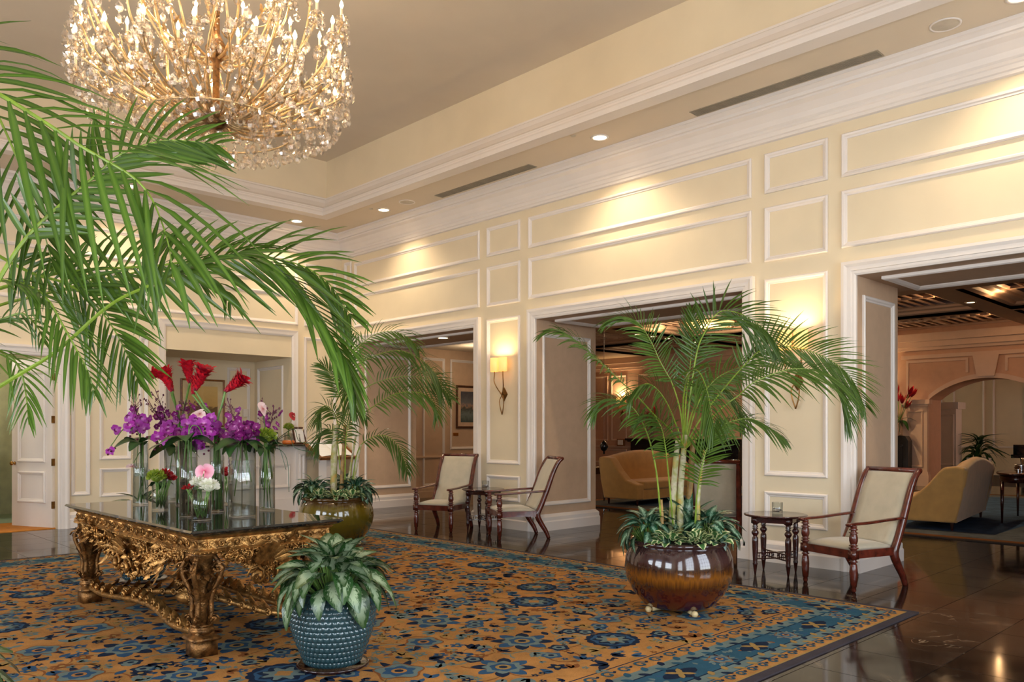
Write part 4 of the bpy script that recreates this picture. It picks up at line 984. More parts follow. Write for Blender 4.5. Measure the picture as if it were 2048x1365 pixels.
# ------------------------------------------------------------------ vases on the table
TOP = TBZ + .0005
def on_table(px, py): 
    p = PZ(px, py, TOP); return V((p.x, p.y, TOP))
def vase(px, py, rad, h, water, label, square=False, n=28):
    p = on_table(px, py); t = thing('glass_vase', label, 'vase', p, 0, 'clear glass vases on the gilded table'); th = .004
    def rs(mb):
        if square: mb.v = [((lambda q: (x * q, y * q, z))(.88 / ((abs(x) ** 5 + abs(y) ** 5) ** .2 / max(1e-6, math.hypot(x, y))) if x or y else 1)) for x, y, z in mb.v]
        return mb
    rs(MB().lathe([(0, .0), (rad, 0), (rad, h), (rad - th, h), (rad - th, .015), (0, .015)], n)).build('glass_body', m_glass, t, True)
    rs(MB().lathe([(rad - th - .001, .016), (rad - th - .001, water), (0, water)], n)).build('water', m_water, t, False)
    t['r'] = rad; return p
VS = {}
for key, a in dict(
    a=(281, 1010, .062, .53, .36, 'tall clear cylinder vase at the left end of the table'),
    b=(320, 1021, .062, .21, .12, 'short clear vase with green and red posy, left of the table middle'),
    c=(352, 1003, .10, .47, .32, 'wide clear vase at the back of the table under orchids'),
    d=(361, 1011, .04, .62, .3, 'slim clear vase holding the red ginger stems, left one'),
    e=(377, 1034, .064, .56, .44, 'tall clear cylinder vase in front, below magenta orchids'),
    f=(403, 1041, .068, .22, .12, 'short clear vase with the pink anthurium at the front'),
    g=(434, 1024, .055, .62, .4, 'tall clear vase with thick green stems behind the pink anthurium'),
    h=(452, 1009, .055, .2, .12, 'short clear vase with a red rose at the back'),
    i=(484, 1034, .095, .54, .42, 'broad square-sided clear vase with rounded corners right of the middle'),
    j=(534, 1021, .062, .50, .34, 'tall clear cylinder vase at the right end of the table')).items():
    VS[key] = (vase(*a, square=(key == 'i')), a)
def mouth(k, dz=0.0): p, a = VS[k]; return p + NZ * (a[3] + dz)
def foot(k): return VS[k][0] + NZ * .02
# ---- flowers
def petal(L, W, cup=.2, n=4):
    mb = MB(); vs = []
    pts = [V((L * t / n, 0, cup * L * (t / n) ** 2)) for t in range(n + 1)]; ww = [W * math.sin(PI * min(.97, t / n * .8 + .16)) for t in range(n + 1)]
    mb.blade(pts, V((0, 1, 0)), ww, NZ, 0, .12); return mb
def merge(parts, mats, name, smooth=True):
    mb = MB()
    for src, Mx, mi in parts:
        o = len(mb.v); mb.v += [tuple(Mx @ V(p)) for p in src.v]; mb.f += [tuple(i + o for i in f) for f in src.f]; mb.m += [mi] * len(src.f); mb.uv += src.uv
    return mb.mesh(name, mats, smooth)
RZ = lambda a: Matrix.Rotation(a, 4, 'Z'); RY = lambda a: Matrix.Rotation(a, 4, 'Y')
def bloom_mesh(name, big, small, lipm, L):
    pr = [(petal(L, L * .62, .1), RZ(a) , 0) for a in (0, PI)] + [(petal(L * .95, L * .36, .05), RZ(a), 0) for a in (PI / 2, PI / 2 + 2.2, PI / 2 - 2.2)]
    pr += [(petal(L * .45, L * .22, .9), RZ(-PI / 2 + k * .7), 1) for k in (-1, 0, 1)]
    return merge(pr, [big, lipm], name)
me_phal = bloom_mesh('blossom', m_orchid, m_orchid, m_orchidlip, .052); me_dend = bloom_mesh('blossom', m_dendro, m_dendro, m_orchidlip, .03)
me_bud = MB().lathe([(0, -.012), (.006, -.006), (.008, .002), (.004, .011), (0, .014)], 6).mesh('bud', m_bud, True)
def face(d, roll=0):
    d = V(d).normalized(); return d.to_track_quat('Z', 'Y').to_matrix().to_4x4() @ RZ(roll)
TOCAM = V((-.62, -.76, .12))
def put(name, me, parent, p, d, sc=1.0, roll=None):
    o = obj(name, me, parent); M_ = face(d, R.uniform(0, 6.3) if roll is None else roll); M_.translation = p; o.matrix_local = M_ @ Matrix.Scale(sc, 4); return o
def orchid(key, tip, label, n=6, drop=.1, sc=1.0):
    """phalaenopsis spray: stem from the vase, arching to tip (pixel, depth)"""
    a = foot(key); m = mouth(key, .03); tp = P(*tip); t = thing('orchid_spray', label, 'flower', m, 0, 'magenta orchid sprays')
    pts = smooth_pts([a - m, V((0, 0, 0)), (tp - m) * .5 + NZ * (.05 + drop * .5), tp - m], 6)
    MB().tube(pts, .004, 5).build('stem', m_stem, t, True)
    k = len(pts)
    for i in range(n):
        p = pts[int(lerp(k * .62, k - 1, i / max(1, n - 1)))] + V((R.uniform(-.05, .05), R.uniform(-.04, .04), R.uniform(-.045, .05)))
        put('blossom', me_phal, t, p, TOCAM + V((R.uniform(-.5, .5), R.uniform(-.5, .5), R.uniform(-.4, .5))), sc * R.uniform(.85, 1.1))
    for i in range(3): put('bud', me_bud, t, pts[-1] + V((R.uniform(-.05, .05), 0, -.02 - .025 * i)), TOCAM, 1.2)
    return t
orchid('a', (262, 862, 6.6), 'magenta moth orchid spray leaning left from the leftmost vase', 9); orchid('a', (222, 892, 6.55), 'magenta moth orchid spray hanging out furthest left over the table', 3, .15)
orchid('a', (285, 858, 6.7), 'magenta moth orchid blossoms right at the mouth of the leftmost vase', 6); orchid('c', (318, 882, 6.4), 'magenta moth orchid spray drooping left of the table middle', 9, .1)
orchid('c', (342, 868, 6.4), 'magenta moth orchid spray at the middle, under the left red ginger', 8); orchid('e', (385, 880, 6.15), 'magenta moth orchid spray over the tall front vase', 11); orchid('e', (412, 890, 6.1), 'magenta moth orchid spray drooping right of the tall front vase', 8, .12); orchid('g', (425, 868, 6.2), 'magenta moth orchid spray behind the pink anthurium', 6)
def dendro(key, tip, label, n=14, nb=10, sc=1.0, spread=.06):
    a = foot(key); m = mouth(key, .02); tp = P(*tip); t = thing('dendrobium_spray', label, 'flower', m, 0, 'purple dendrobium sprays')
    pts = smooth_pts([a - m, V((0, 0, 0)), (tp - m) * .55, tp - m], 8); MB().tube(pts, .003, 5).build('stem', m_bud, t, True); k = len(pts)
    for i in range(n):
        j = int(lerp(k * .5, k * .8, i / n)); put('blossom', me_dend, t, pts[j] + V((R.uniform(-1, 1), R.uniform(-1, 1), R.uniform(-.8, .8))) * spread, TOCAM + V((R.uniform(-1, 1), R.uniform(-1, 1), R.uniform(-.6, .8))), sc * R.uniform(.8, 1.2))
    tw = MB()
    for i in range(nb):
        j = int(lerp(k * .68, k - 1, i / nb)); p = pts[j] + V((R.uniform(-1, 1), R.uniform(-.6, .6), R.uniform(-.2, .6))) * .05; tw.tube([pts[max(0, j - 2)], p], .0016, 4); put('bud', me_bud, t, p, V((R.uniform(-1, 1), R.uniform(-1, 1), 1)), R.uniform(.6, 1.1))
    tw.build('bud_stalks', m_bud, t); return t
dendro('a', (268, 792, 6.9), 'thin purple dendrobium spray rising left of the red gingers, outer one', 7, 16); dendro('c', (310, 778, 6.8), 'thin purple dendrobium spray rising just left of the left red ginger', 12, 18); dendro('c', (296, 800, 6.9), 'dark purple dendrobium cluster above the leftmost vases', 14, 14)
dendro('d', (372, 800, 6.7), 'purple dendrobium spray between the red ginger stems', 12, 16); dendro('g', (392, 806, 6.5), 'purple dendrobium spray behind the red ginger stems', 12, 14)
dendro('i', (455, 800, 6.4), 'purple dendrobium spray reaching up below the right red ginger', 14, 14); dendro('i', (478, 848, 6.2), 'dense magenta dendrobium bunch over the square-sided vase', 34, 4, 1.25, .085); dendro('i', (500, 856, 6.2), 'dense magenta dendrobium bunch at the right of the square-sided vase', 30, 4, 1.2, .08); dendro('i', (458, 862, 6.2), 'magenta dendrobium blossoms left of the square-sided vase', 22, 3, 1.2, .07)
dendro('j', (548, 812, 6.5), 'sparse dendrobium spray with tiny buds at the right end', 6, 16); dendro('j', (522, 800, 6.5), 'sparse dendrobium twig beside the white anthurium', 5, 12)
# torch gingers
me_bract = petal(.05, .0165, -.35, 4); me_bract = me_bract.mesh('bract', m_ginger, True)
def ginger(key, px, py, d, lean, label, sc=1.0):
    a = foot(key); m = mouth(key, 0); hd = P(px, py, d); A = V(lean).normalized(); base = hd - A * (.1 * sc); t = thing('red_ginger', label, 'flower', m, 0, 'red torch gingers')
    off = V((R.uniform(-.02, .02), R.uniform(-.02, .02), 0))
    MB().tube(smooth_pts([a - m + off * .5, off * .5 + (base - m) * .15, (base - m) * .6 + NZ * .02, base - m], 6), [.009] * 18 + [.012], 7).build('stem', m_stem, t, True)
    b0 = base - m; S1 = A.orthogonal().normalized(); S2 = A.cross(S1)
    MB().tube([b0, b0 + A * .08 * sc, b0 + A * .17 * sc], [.012 * sc, .026 * sc, .01 * sc], 10).build('cone', m_ginger, t, True)
    for i in range(90):
        u = (i / 89) ** .85; a_ = i * 2.4; rr = lerp(.012, .04, u ** .8) * sc; d_ = S1 * math.cos(a_) + S2 * math.sin(a_); p = b0 + A * (lerp(-.01, .15, u) * sc) + d_ * rr * .7
        X = (A * lerp(.97, .7, u) + d_ * (lerp(.12, .95, u ** 2) * R.uniform(.3, 1.4))).normalized(); Y = A.cross(d_).normalized(); Z = X.cross(Y)
        o = obj('bract', me_bract, t); Mx = Matrix((X, Y, Z)).transposed().to_4x4(); Mx.translation = p; o.matrix_local = Mx @ Matrix.Scale(sc * lerp(.75, 1.15, u), 4)
ginger('d', 333, 757, 6.7, (-.3, .25, .9), 'red torch ginger head leaning left, second from the left', 1.15); ginger('d', 316, 749, 6.75, (-.8, .75, .35), 'red torch ginger head furthest left, pointing left', .8)
ginger('d', 376, 740, 6.75, (-.1, .1, 1), 'tallest red torch ginger head behind the middle', 1.1); ginger('g', 402, 752, 6.35, (.25, -.3, .9), 'large red torch ginger head facing forward in the middle', 1.25); ginger('g', 391, 768, 6.5, (.2, -.1, 1), 'red torch ginger head tucked below the middle pair', .9)
ginger('g', 474, 765, 6.4, (.75, -.55, .75), 'red torch ginger head leaning right, apart from the others', 1.15)
# anthuriums
def anthurium(base, px, py, d, nrm, mat, label, sc=1.0, grp=None):
    hd = P(px, py, d); t = thing('anthurium', label, 'flower', base, 0, grp); N = V(nrm).normalized()
    MB().tube(smooth_pts([V((0, 0, -.1)), V((0, 0, .02)), (hd - V(base)) * .6 + NZ * .02, hd - V(base)], 5), .004, 5).build('stem', m_stem, t, True)
    mb = MB(); vs = [(0, 0, .004)]; uv = [(0, 0, 0)]; n = 22
    for i in range(n):
        a = 2 * PI * i / n; r = .07 * (1 - .28 * math.cos(a) ** 3 * (math.cos(a) < 0) * -1) * (1 + .25 * max(0, math.cos(a)) ** 6) * (.72 if abs(a - PI) < .15 else 1)
        vs.append((r * math.cos(a), r * math.sin(a) * 1.0, .016 * math.cos(2 * a) + .008)); uv.append((0, 1, 0))
    vs += [(v[0] * .5, v[1] * .5, .001) for v in vs[1:]]; uv += [(0, .5, 0)] * n
    mb.add(vs, [(0, n + 1 + i, n + 1 + (i + 1) % n) for i in range(n)] + [(n + 1 + i, 1 + i, 1 + (i + 1) % n, n + 1 + (i + 1) % n) for i in range(n)], 0, uv)
    o = mb.build('spathe', mat, t, True); M_ = face(N, R.uniform(-1, 1) - PI / 2); M_.translation = hd - V(base); o.matrix_local = M_ @ Matrix.Scale(sc, 4)
    o = MB().tube([(-.0, 0, .004), (.012, 0, .03), (.03, 0, .05)], [.006, .006, .003], 7).build('spadix', m_palepink, t, True); o.matrix_local = M_ @ Matrix.Scale(sc, 4)
anthurium(mouth('f', .0), 409, 943, 5.8, (-.55, -.8, .25), m_pink, 'pink anthurium facing forward above the short front vase', .95); anthurium(mouth('g', .0), 400, 829, 6.3, (-.6, -.6, .7), m_palepink, 'pale pink anthurium behind the ginger stems', .8, )
anthurium(mouth('j', .0), 525, 818, 6.3, (.5, -.75, .2), m_palepink, 'white-pink anthurium standing high over the right-end vase', .85); anthurium(mouth('a', -.1), 264, 934, 6.9, (0, -.3, 1), m_palepink, 'pale pink anthurium behind the leftmost vase', .7)
# posies
def posy(base, px, py, d, r, label, petals, mat, cat='flower', stems=True, sc=.03, n=70, name='posy'):
    c = P(px, py, d); t = thing(name, label, cat, c)
    pm = petal(sc, sc * .4, .5, 3); mb = MB(); mb.lathe([(0, -r * .7), (r * .6, -r * .4), (r * .75, 0), (r * .5, r * .35), (0, r * .5)], 10)
    for i in range(n):
        th = math.acos(1 - 1.4 * (i + .5) / n); a_ = i * 2.4; d_ = V((math.sin(th) * math.cos(a_), math.sin(th) * math.sin(a_), math.cos(th) * .75)); M_ = face(d_ + V((R.uniform(-.3, .3), R.uniform(-.3, .3), .2)), R.uniform(0, 6)); M_ = M_ @ RY(-1.1); M_.translation = d_ * r * .8
        o = len(mb.v); mb.v += [tuple(M_ @ V(p)) for p in pm.v]; mb.f += [tuple(q + o for q in f) for f in pm.f]; mb.m += [0] * len(pm.f); mb.uv += pm.uv
    mb.build('flower_head', mat, t, True)
    if stems and base is not None:
        s = MB()
        for k in range(5): a_ = k * 1.3; s.tube([V(base) - c + V((.03 * math.cos(a_ + 2), .03 * math.sin(a_ + 2), .0)), V((.012 * math.cos(a_), .012 * math.sin(a_), -r * .3))], .0035, 5)
        s.build('stem', m_stem, t, True)
    return t
posy(foot('b'), 313, 955, 6.3, .06, 'green chrysanthemum head in the short left vase', 0, m_mum, n=80); posy(foot('b'), 330, 950, 6.35, .035, 'red rose beside the green chrysanthemum', 0, m_rose, n=30); posy(foot('b'), 341, 957, 6.4, .028, 'small dark red rosebud at the right of the green posy', 0, m_rose, n=24)
posy(foot('j'), 531, 874, 6.35, .075, 'lime green chrysanthemum cluster on the right-end vase', 0, m_mum, n=120)
posy(foot('f'), 397, 966, 5.75, .04, 'white hydrangea sprig under the pink anthurium', 0, m_white_fl, n=50); posy(foot('f'), 418, 974, 5.7, .055, 'white hydrangea head right of the short front vase', 0, m_white_fl, n=70); posy(foot('f'), 376, 977, 5.75, .016, 'tiny red berry bud left of the white hydrangea', 0, m_rose, n=12)
posy(foot('h'), 452, 946, 6.75, .045, 'red rose in the short vase at the back', 0, m_rose, n=36); posy(foot('a'), 285, 948, 7.0, .05, 'white flower submerged behind the leftmost vase', 0, m_white_fl, n=40)
# leaf collars at the vase mouths
def lance(L, W, droop=.4, k=7, fold=.2):
    mb = MB(); pts = [V((L * i / (k - 1), 0, .12 * L * math.sin(PI * i / (k - 1)) - droop * L * (i / (k - 1)) ** 2)) for i in range(k)]
    mb.blade(pts, V((0, 1, 0)), [W * math.sin(PI * min(.985, (i / (k - 1)) * .9 + .07)) ** .85 for i in range(k)], NZ, 0, fold); return mb
me_collar = lance(.2, .055, .25).mesh('leaf', m_darkleaf, True)
for key, n, sc, lb in (('a', 6, 1.0, 'dark leaf collar round the mouth of the leftmost vase'), ('c', 6, 1.2, 'dark leaves round the wide vase at the back'), ('e', 6, 1.0, 'dark leaf collar under the orchids of the tall front vase'), ('g', 5, 1.0, 'dark leaves round the thick ginger stems'), ('i', 8, 1.0, 'dark leaf collar on the square-sided vase'), ('j', 7, .9, 'dark leaf collar under the lime chrysanthemum'), ('b', 6, .55, 'small leaves under the green posy'), ('f', 5, .55, 'small leaves under the white hydrangea')):
    t = thing('leaf_collar', lb, 'leaves', mouth(key, .005), 0, 'leaf collars on the vases')
    for k in range(n): obj('leaf', me_collar, t, None, (R.uniform(-.3, .3), R.uniform(-.25, .25), k * 2 * PI / n + R.uniform(-.3, .3)), sc * R.uniform(.85, 1.15))
for key, n in (('a', 3), ('c', 4), ('d', 4), ('e', 3), ('g', 6), ('i', 6), ('j', 7)):
    b = MB(); p0 = foot(key); r_ = VS[key][1][2]; h = VS[key][1][3]
    for k in range(n):
        a_ = k * 2.4; z0 = 0 if key in 'dg' else h * R.uniform(.2, .5); b.tube([V((r_ * .7 * math.cos(a_), r_ * .7 * math.sin(a_), z0)), V((r_ * .3 * math.cos(a_ + 1), r_ * .3 * math.sin(a_ + 1), h))], R.uniform(.003, .006) if key not in 'dg' else .008, 6)
    tag(b.build('cut_stems', m_stem, None, True, p0), 'green cut stems standing in the %s' % VS[key][1][5].split(',')[0].replace('clear ', ''), 'stems', 'cut stems in the vases')
t = thing('arching_grass', 'thin grass blades arching right from the right-end vase towards the desk', 'leaves', mouth('j'))
b = MB()
for (px, py), (qx, qy) in (((575, 925), (578, 985)), ((560, 900), (572, 940)), ((600, 884), (648, 888)), ((590, 896), (625, 905))):
    b.tube(smooth_pts([V((0, 0, 0)), P(px - 15, py - 25, 6.3) - mouth('j'), P(px, py, 6.3) - mouth('j'), P(qx, qy, 6.3) - mouth('j')], 6), .0032, 4)
b.build('blades', m_darkleaf, t)
# ------------------------------------------------------------------ planters
def glaze(name, stops, rough=.1, streak=.12, zmax=.56):
    t = NT(name); sp = t.n('SeparateXYZ'); co = t.coord(); t.l(co, sp.inputs[0])
    ang = t.math('ARCTAN2', sp.outputs[1], sp.outputs[0]); cb = t.n('CombineXYZ'); t.l(t.math('MULTIPLY', ang, 14.0), cb.inputs[0]); t.l(t.math('MULTIPLY', sp.outputs[2], 2.0), cb.inputs[2])
    nz = t.noise(2.2, 4, cb.outputs[0]).outputs[0]
    v = t.math('ADD', t.math('DIVIDE', sp.outputs[2], zmax), t.math('MULTIPLY', t.math('SUBTRACT', nz, .5), streak * 2))
    t.l(t.ramp(v, [(p, lin(c)) for p, c in stops]), t.b.inputs['Base Color']); t.b.inputs['Roughness'].default_value = rough
    t.b.inputs['Coat Weight'].default_value = .6; t.b.inputs['Coat Roughness'].default_value = .04; t.bump(t.noise(5, 3, co).outputs[0], .12, .02); return t.mat
m_potbrown = glaze('brown_red_glaze', [(.05, (62, 14, 16)), (.3, (70, 20, 16)), (.45, (66, 34, 12)), (.58, (122, 72, 18)), (.7, (58, 34, 22)), (.8, (66, 44, 42)), (.95, (50, 30, 30))])
m_potgreen = glaze('olive_glaze', [(.1, (56, 44, 10)), (.6, (84, 74, 16)), (.9, (100, 84, 18)), (1, (70, 46, 16))])
m_potteal = glaze('teal_glaze', [(0, (34, 62, 68)), (.6, (42, 70, 76)), (1, (52, 74, 78))], .08, .2, .45)
PPROF = [(0, .0), (.25, 0), (.29, .02), (.375, .12), (.425, .22), (.44, .31), (.43, .4), (.405, .47), (.39, .5), (.385, .505), (.405, .512), (.41, .53), (.40, .545), (.375, .545), (.36, .52), (.35, .5)]
def big_pot(loc, label, mat, sc=1.0):
    t = thing('glazed_planter', label, 'planter', loc, 0); z0 = .045
    MB().lathe([(r * sc, z0 + z * sc) for r, z in PPROF], 56).build('pot_body', mat, t, True)
    MB().lathe([(.37 * sc, z0 + .5 * sc), (.2 * sc, z0 + .53 * sc), (0, z0 + .54 * sc)], 24).build('soil', m_soil, t, True)
    for k in range(4):
        a = k * PI / 2 - 2.36 + .3; f = MB(); d = V((math.cos(a), math.sin(a), 0)); f.lathe([(0, 0), (.02, .004), (.028, .025), (.02, .045), (0, .05)], 12, tuple(d * .27 * sc)); f.tube([d * .24 * sc + NZ * .03, d * .14 * sc + NZ * .03], [.024, .018], 8)
        f.build('foot', m_cream, t, True)
    return t
POT1, POT2, POT3 = V((5.62, 3.84, .016)), V((5.61, 9.04, .016)), V((-.32, 3.84, .016))
big_pot(POT1, 'large brown and red glazed planter on small ivory feet, nearest on the right', m_potbrown); big_pot(POT2, 'large olive green glazed planter behind the gilded table', m_potgreen, 1.08); big_pot(POT3, 'glazed planter under the big palm at the left edge', m_potbrown)

# ------------------------------------------------------------------ areca palms
def palm(root, label, fronds, mats, petioles, cane_px, depth, sep=0, lw=.015, grp=None):
    """fronds: (pixel path [(px, py, depth offset)], leaflet length, pairs, camera-facing share, droop, where leaflets start)"""
    t = thing('areca_palm', label, 'palm', root, 0, grp); left = [sep]
    up = V((0, 0, 1)); tocam = V((-SN, -CS, 0))
    for path, L, n, face_, droop, s0, *sp in fronds:
        pts = smooth_pts([P(a, b, depth + c) - root for a, b, c in path], 8); k = len(pts)
        acc = [0.0]
        for a, b in zip(pts, pts[1:]): acc.append(acc[-1] + (b - a).length)
        tot = acc[-1]
        def at(u):
            d = u * tot; j = 0
            while j < k - 2 and acc[j + 1] < d: j += 1
            f = (d - acc[j]) / max(1e-6, acc[j + 1] - acc[j]); return pts[j].lerp(pts[j + 1], f), (pts[j + 1] - pts[j]).normalized()
        rb = MB().tube(pts, [lerp(.011, .002, (i / (k - 1)) ** .8) * (lw / .015) ** .5 for i in range(k)], 6)
        many = []; body = MB()
        for i in range(n):
            u = lerp(s0, .985, (i + .5) / n); p, tg = at(u); w_ = (i + .5) / n
            N = (up * (1 - face_) + tocam * face_); N = (N - tg * N.dot(tg)).normalized(); S = N.cross(tg)
            for sg in (-1, 1):
                l = L * (.45 + .75 * math.sin(PI * min(1, .12 + .78 * w_)) ** .8) * (1 - .45 * max(0, w_ - .7) / .3) * R.uniform(.85, 1.1)
                fa = lerp(1.15, .42, w_) * (sp[0] if sp else 1) + R.uniform(-.08, .08)
                d = (tg * math.cos(fa) + S * sg * math.sin(fa) + N * R.uniform(.05, .4)).normalized(); dr = droop * R.uniform(.6, 1.4); bend = R.uniform(-.08, .08)
                q = []; ww = []; sd = []; m = 6
                for j in range(m):
                    f = j / (m - 1); q.append(p + d * (l * f) - up * (dr * l * f * f * .6) + tg * (l * .12 * f * f) + S * bend * l * f * f)
                    ww.append(lw * (sp[1] if len(sp) > 1 else 1) * R.uniform(.9, 1.1) * (.35, .9, 1, .85, .55, .06)[j])
                for j in range(m):
                    tt = (q[min(j + 1, m - 1)] - q[max(j - 1, 0)]).normalized(); sv = tt.cross(N + S * sg * .6); sd.append(sv.normalized() if sv.length > 1e-5 else S)
                nn = [sd[j].cross((q[min(j + 1, m - 1)] - q[max(j - 1, 0)]).normalized()) for j in range(m)]
                if left[0] > 0: left[0] -= 1; many.append((q, sd, ww, nn))
                else: body.blade(q, sd, ww, nn, 1, .25)
        rb.v += []; o0 = len(rb.v); rb.v += body.v; rb.f += [tuple(x + o0 for x in f) for f in body.f]; rb.m += body.m; rb.uv += body.uv
        fo = rb.build('frond', [petioles, mats], t)
        for q, sd, ww, nn in many: MB().blade(q, sd, ww, nn, 0, .25).build('leaflet', mats, fo)
    for pth, r0, r1, mm in cane_px:
        p = [P(a, b, depth + c) - root for a, b, c in pth]
        pp = smooth_pts(p, 6); k = len(pp); MB().tube(pp, [lerp(r0, r1, i / (k - 1)) * (1.12 if i % 6 == 0 else 1) for i in range(k)], 9).build('cane', mm, t, True)
    return t
t = NT('palm_cane'); t.l(t.ramp(t.noise(9, 3).outputs[0], [(.3, lin((112, 84, 56))), (.42, lin((186, 176, 146))), (.55, lin((150, 150, 84))), (.68, lin((190, 140, 56))), (.8, lin((110, 70, 44)))]), t.b.inputs['Base Color']); m_cane = t.mat; m_cane2 = M('brown_palm_cane', (150, 116, 60), .5, var=.3, scale=12)
CR = (-560, 470, 0)     # crown of the left palm, out of frame
palm(POT3, 'big areca palm arching in from the left edge over the table', [
    ([CR, (-330, 180, -.2), (-120, 130, -.2), (0, 190, -.15), (105, 255, -.1), (160, 292, -.1), (215, 323, -.1), (262, 352, -.1), (295, 385, -.1), (318, 430, -.1), (338, 495, -.1), (346, 560, -.1)], .36, 24, .6, .7, .4),
    ([(-620, 1150, -.1), (-300, 962, .1), (0, 773, .25), (110, 705, .3), (218, 612, .35), (300, 571, .4), (400, 530, .45), (492, 512, .45), (570, 562, .4), (640, 640, .35), (690, 725, .3), (712, 812, .3)], .21, 38, .35, .5, .6, .5),
    ([(-620, 860, 0), (-300, 660, .2), (0, 577, .4), (90, 552, .5), (176, 540, .55), (300, 533, .6), (420, 520, .7), (560, 520, .75), (650, 560, .8), (712, 650, .8)], .28, 36, .75, .45, .5),
    ([(-420, 1150, -.2), (-140, 800, -.1), (0, 556, .1), (48, 482, .15), (105, 424, .2), (190, 353, .25), (240, 310, .3), (320, 283, .35), (390, 284, .4), (452, 294, .4)], .23, 24, .9, .25, .6),
    ([CR, (-300, 350, .1), (-60, 480, .3), (60, 545, .4), (125, 565, .45), (175, 595, .5), (215, 640, .5), (250, 700, .5), (282, 775, .5)], .2, 28, .85, .3, .58, 1, .8),
    ([CR, (-300, 120, .1), (-140, 90, .2), (-30, 190, .3), (40, 330, .3), (80, 440, .3), (110, 545, .3)], .36, 20, .7, .4, .45),
    ([CR, (-300, 420, 0), (-80, 540, .2), (50, 570, .3), (95, 600, .3), (122, 645, .3), (150, 695, .3), (178, 750, .3), (190, 800, .3)], .15, 22, .25, .8, .6, 1, .6),
    ([CR, (-260, 560, .2), (-60, 650, .4), (0, 640, .5), (45, 628, .5), (75, 655, .5), (90, 690, .5)], .11, 16, .7, .4, .6, 1, .5),
    ([CR, (-300, 600, .1), (-60, 690, .3), (5, 705, .4), (38, 735, .4), (52, 790, .4), (58, 850, .4)], .13, 20, .5, .6, .55, 1, .45),
    ([CR, (-200, 640, .3), (40, 600, .6), (200, 560, .8), (330, 540, .9), (430, 560, .9), (470, 620, .9)], .18, 22, .5, .7, .5, 1, .7),
    ], m_palm, m_rachis, [([(-828, 1300, -.4), (-760, 900, -.3), (-560, 470, 0)], .035, .02, m_cane)], 2.75, 300, .0125)
MC = (1368, 900, 0)
palm(POT1, 'areca palm with pale canes in the brown planter, nearest on the right', [
    ([MC, (1392, 870, -.1), (1440, 820, -.2), (1479, 790, -.25), (1507, 766, -.3), (1560, 744, -.3), (1599, 738, -.3), (1648, 746, -.3), (1683, 785, -.3), (1702, 850, -.3)], 0.279, 48, .45, .9, .35),
    ([MC, (1400, 840, 0), (1450, 775, .1), (1490, 730, .1), (1525, 700, .1), (1578, 694, .1), (1648, 714, .1), (1701, 755, .1), (1732, 820, .1)], 0.312, 48, .75, .35, .38),
    ([MC, (1382, 780, 0), (1395, 700, 0), (1412, 660, 0), (1426, 636, 0), (1448, 622, .0), (1490, 632, 0), (1535, 665, 0), (1560, 700, 0)], 0.295, 38, .8, .45, .4),
    ([MC, (1362, 830, .1), (1345, 770, .2), (1321, 725, .2), (1300, 680, .2), (1275, 645, .2), (1240, 634, .2), (1205, 648, .2)], 0.246, 35, .5, .6, .4),
    ([MC, (1340, 860, -.1), (1312, 834, -.2), (1275, 794, -.3), (1233, 756, -.3), (1191, 717, -.35), (1148, 680, -.35), (1110, 662, -.35), (1078, 672, -.35)], 0.197, 37, .25, .8, .5),
    ([(1322, 1040, -.1), (1312, 940, -.15), (1295, 870, -.2), (1268, 819, -.25), (1233, 800, -.25), (1201, 803, -.25), (1182, 833, -.25)], 0.197, 28, .5, .9, .5),
    ([MC, (1366, 810, -.1), (1376, 752, -.25), (1395, 742, -.4), (1412, 775, -.5), (1424, 830, -.55), (1430, 870, -.55)], 0.246, 28, .5, .8, .4),
    ([MC, (1402, 872, .1), (1454, 847, .1), (1500, 838, .1), (1542, 858, .1), (1573, 882, .1)], 0.18, 32, .4, .9, .25),
    ([(1390, 1060, -.1), (1394, 990, -.15), (1406, 925, -.2), (1422, 880, -.2), (1450, 850, -.2)], 0.213, 24, .7, .5, .4),
    ([MC, (1395, 810, .2), (1425, 765, .3), (1454, 745, .3), (1493, 728, .3), (1518, 692, .3)], 0.23, 28, .6, .5, .35),
    ([MC, (1372, 800, .2), (1380, 735, .25), (1384, 678, .3), (1383, 615, .3)], 0.197, 24, .6, .2, .4),
    ([(1346, 1050, -.05), (1338, 960, -.1), (1330, 890, -.15), (1320, 850, -.2), (1300, 830, -.2), (1270, 840, -.2)], 0.197, 26, .5, .8, .5),
    ([MC, (1352, 850, -.2), (1330, 800, -.35), (1302, 770, -.45), (1275, 775, -.5), (1255, 800, -.5)], 0.213, 28, .5, .8, .35),
    ([MC, (1380, 840, .3), (1400, 790, .45), (1430, 770, .5), (1470, 800, .55), (1490, 850, .55)], 0.23, 28, .5, .8, .35),
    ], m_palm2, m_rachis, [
    ([(1362, 1105, 0), (1360, 1000, 0), (1366, 920, 0), (1370, 870, 0)], .03, .022, m_cane), ([(1374, 1105, .05), (1376, 1020, .05), (1382, 950, .05), (1386, 880, .05)], .03, .022, m_cane2),
    ([(1340, 1105, 0), (1346, 1000, 0), (1352, 920, 0), (1356, 880, 0)], .03, .02, m_cane), ([(1400, 1105, -.05), (1396, 1020, -.05), (1400, 960, -.05), (1410, 900, -.05)], .02, .012, m_cane),
    ([(1322, 1100, -.1), (1324, 1040, -.1), (1322, 1000, -.1)], .018, .012, m_cane2)], 6.65, 0, .0088)
BC = (688, 830, 0)
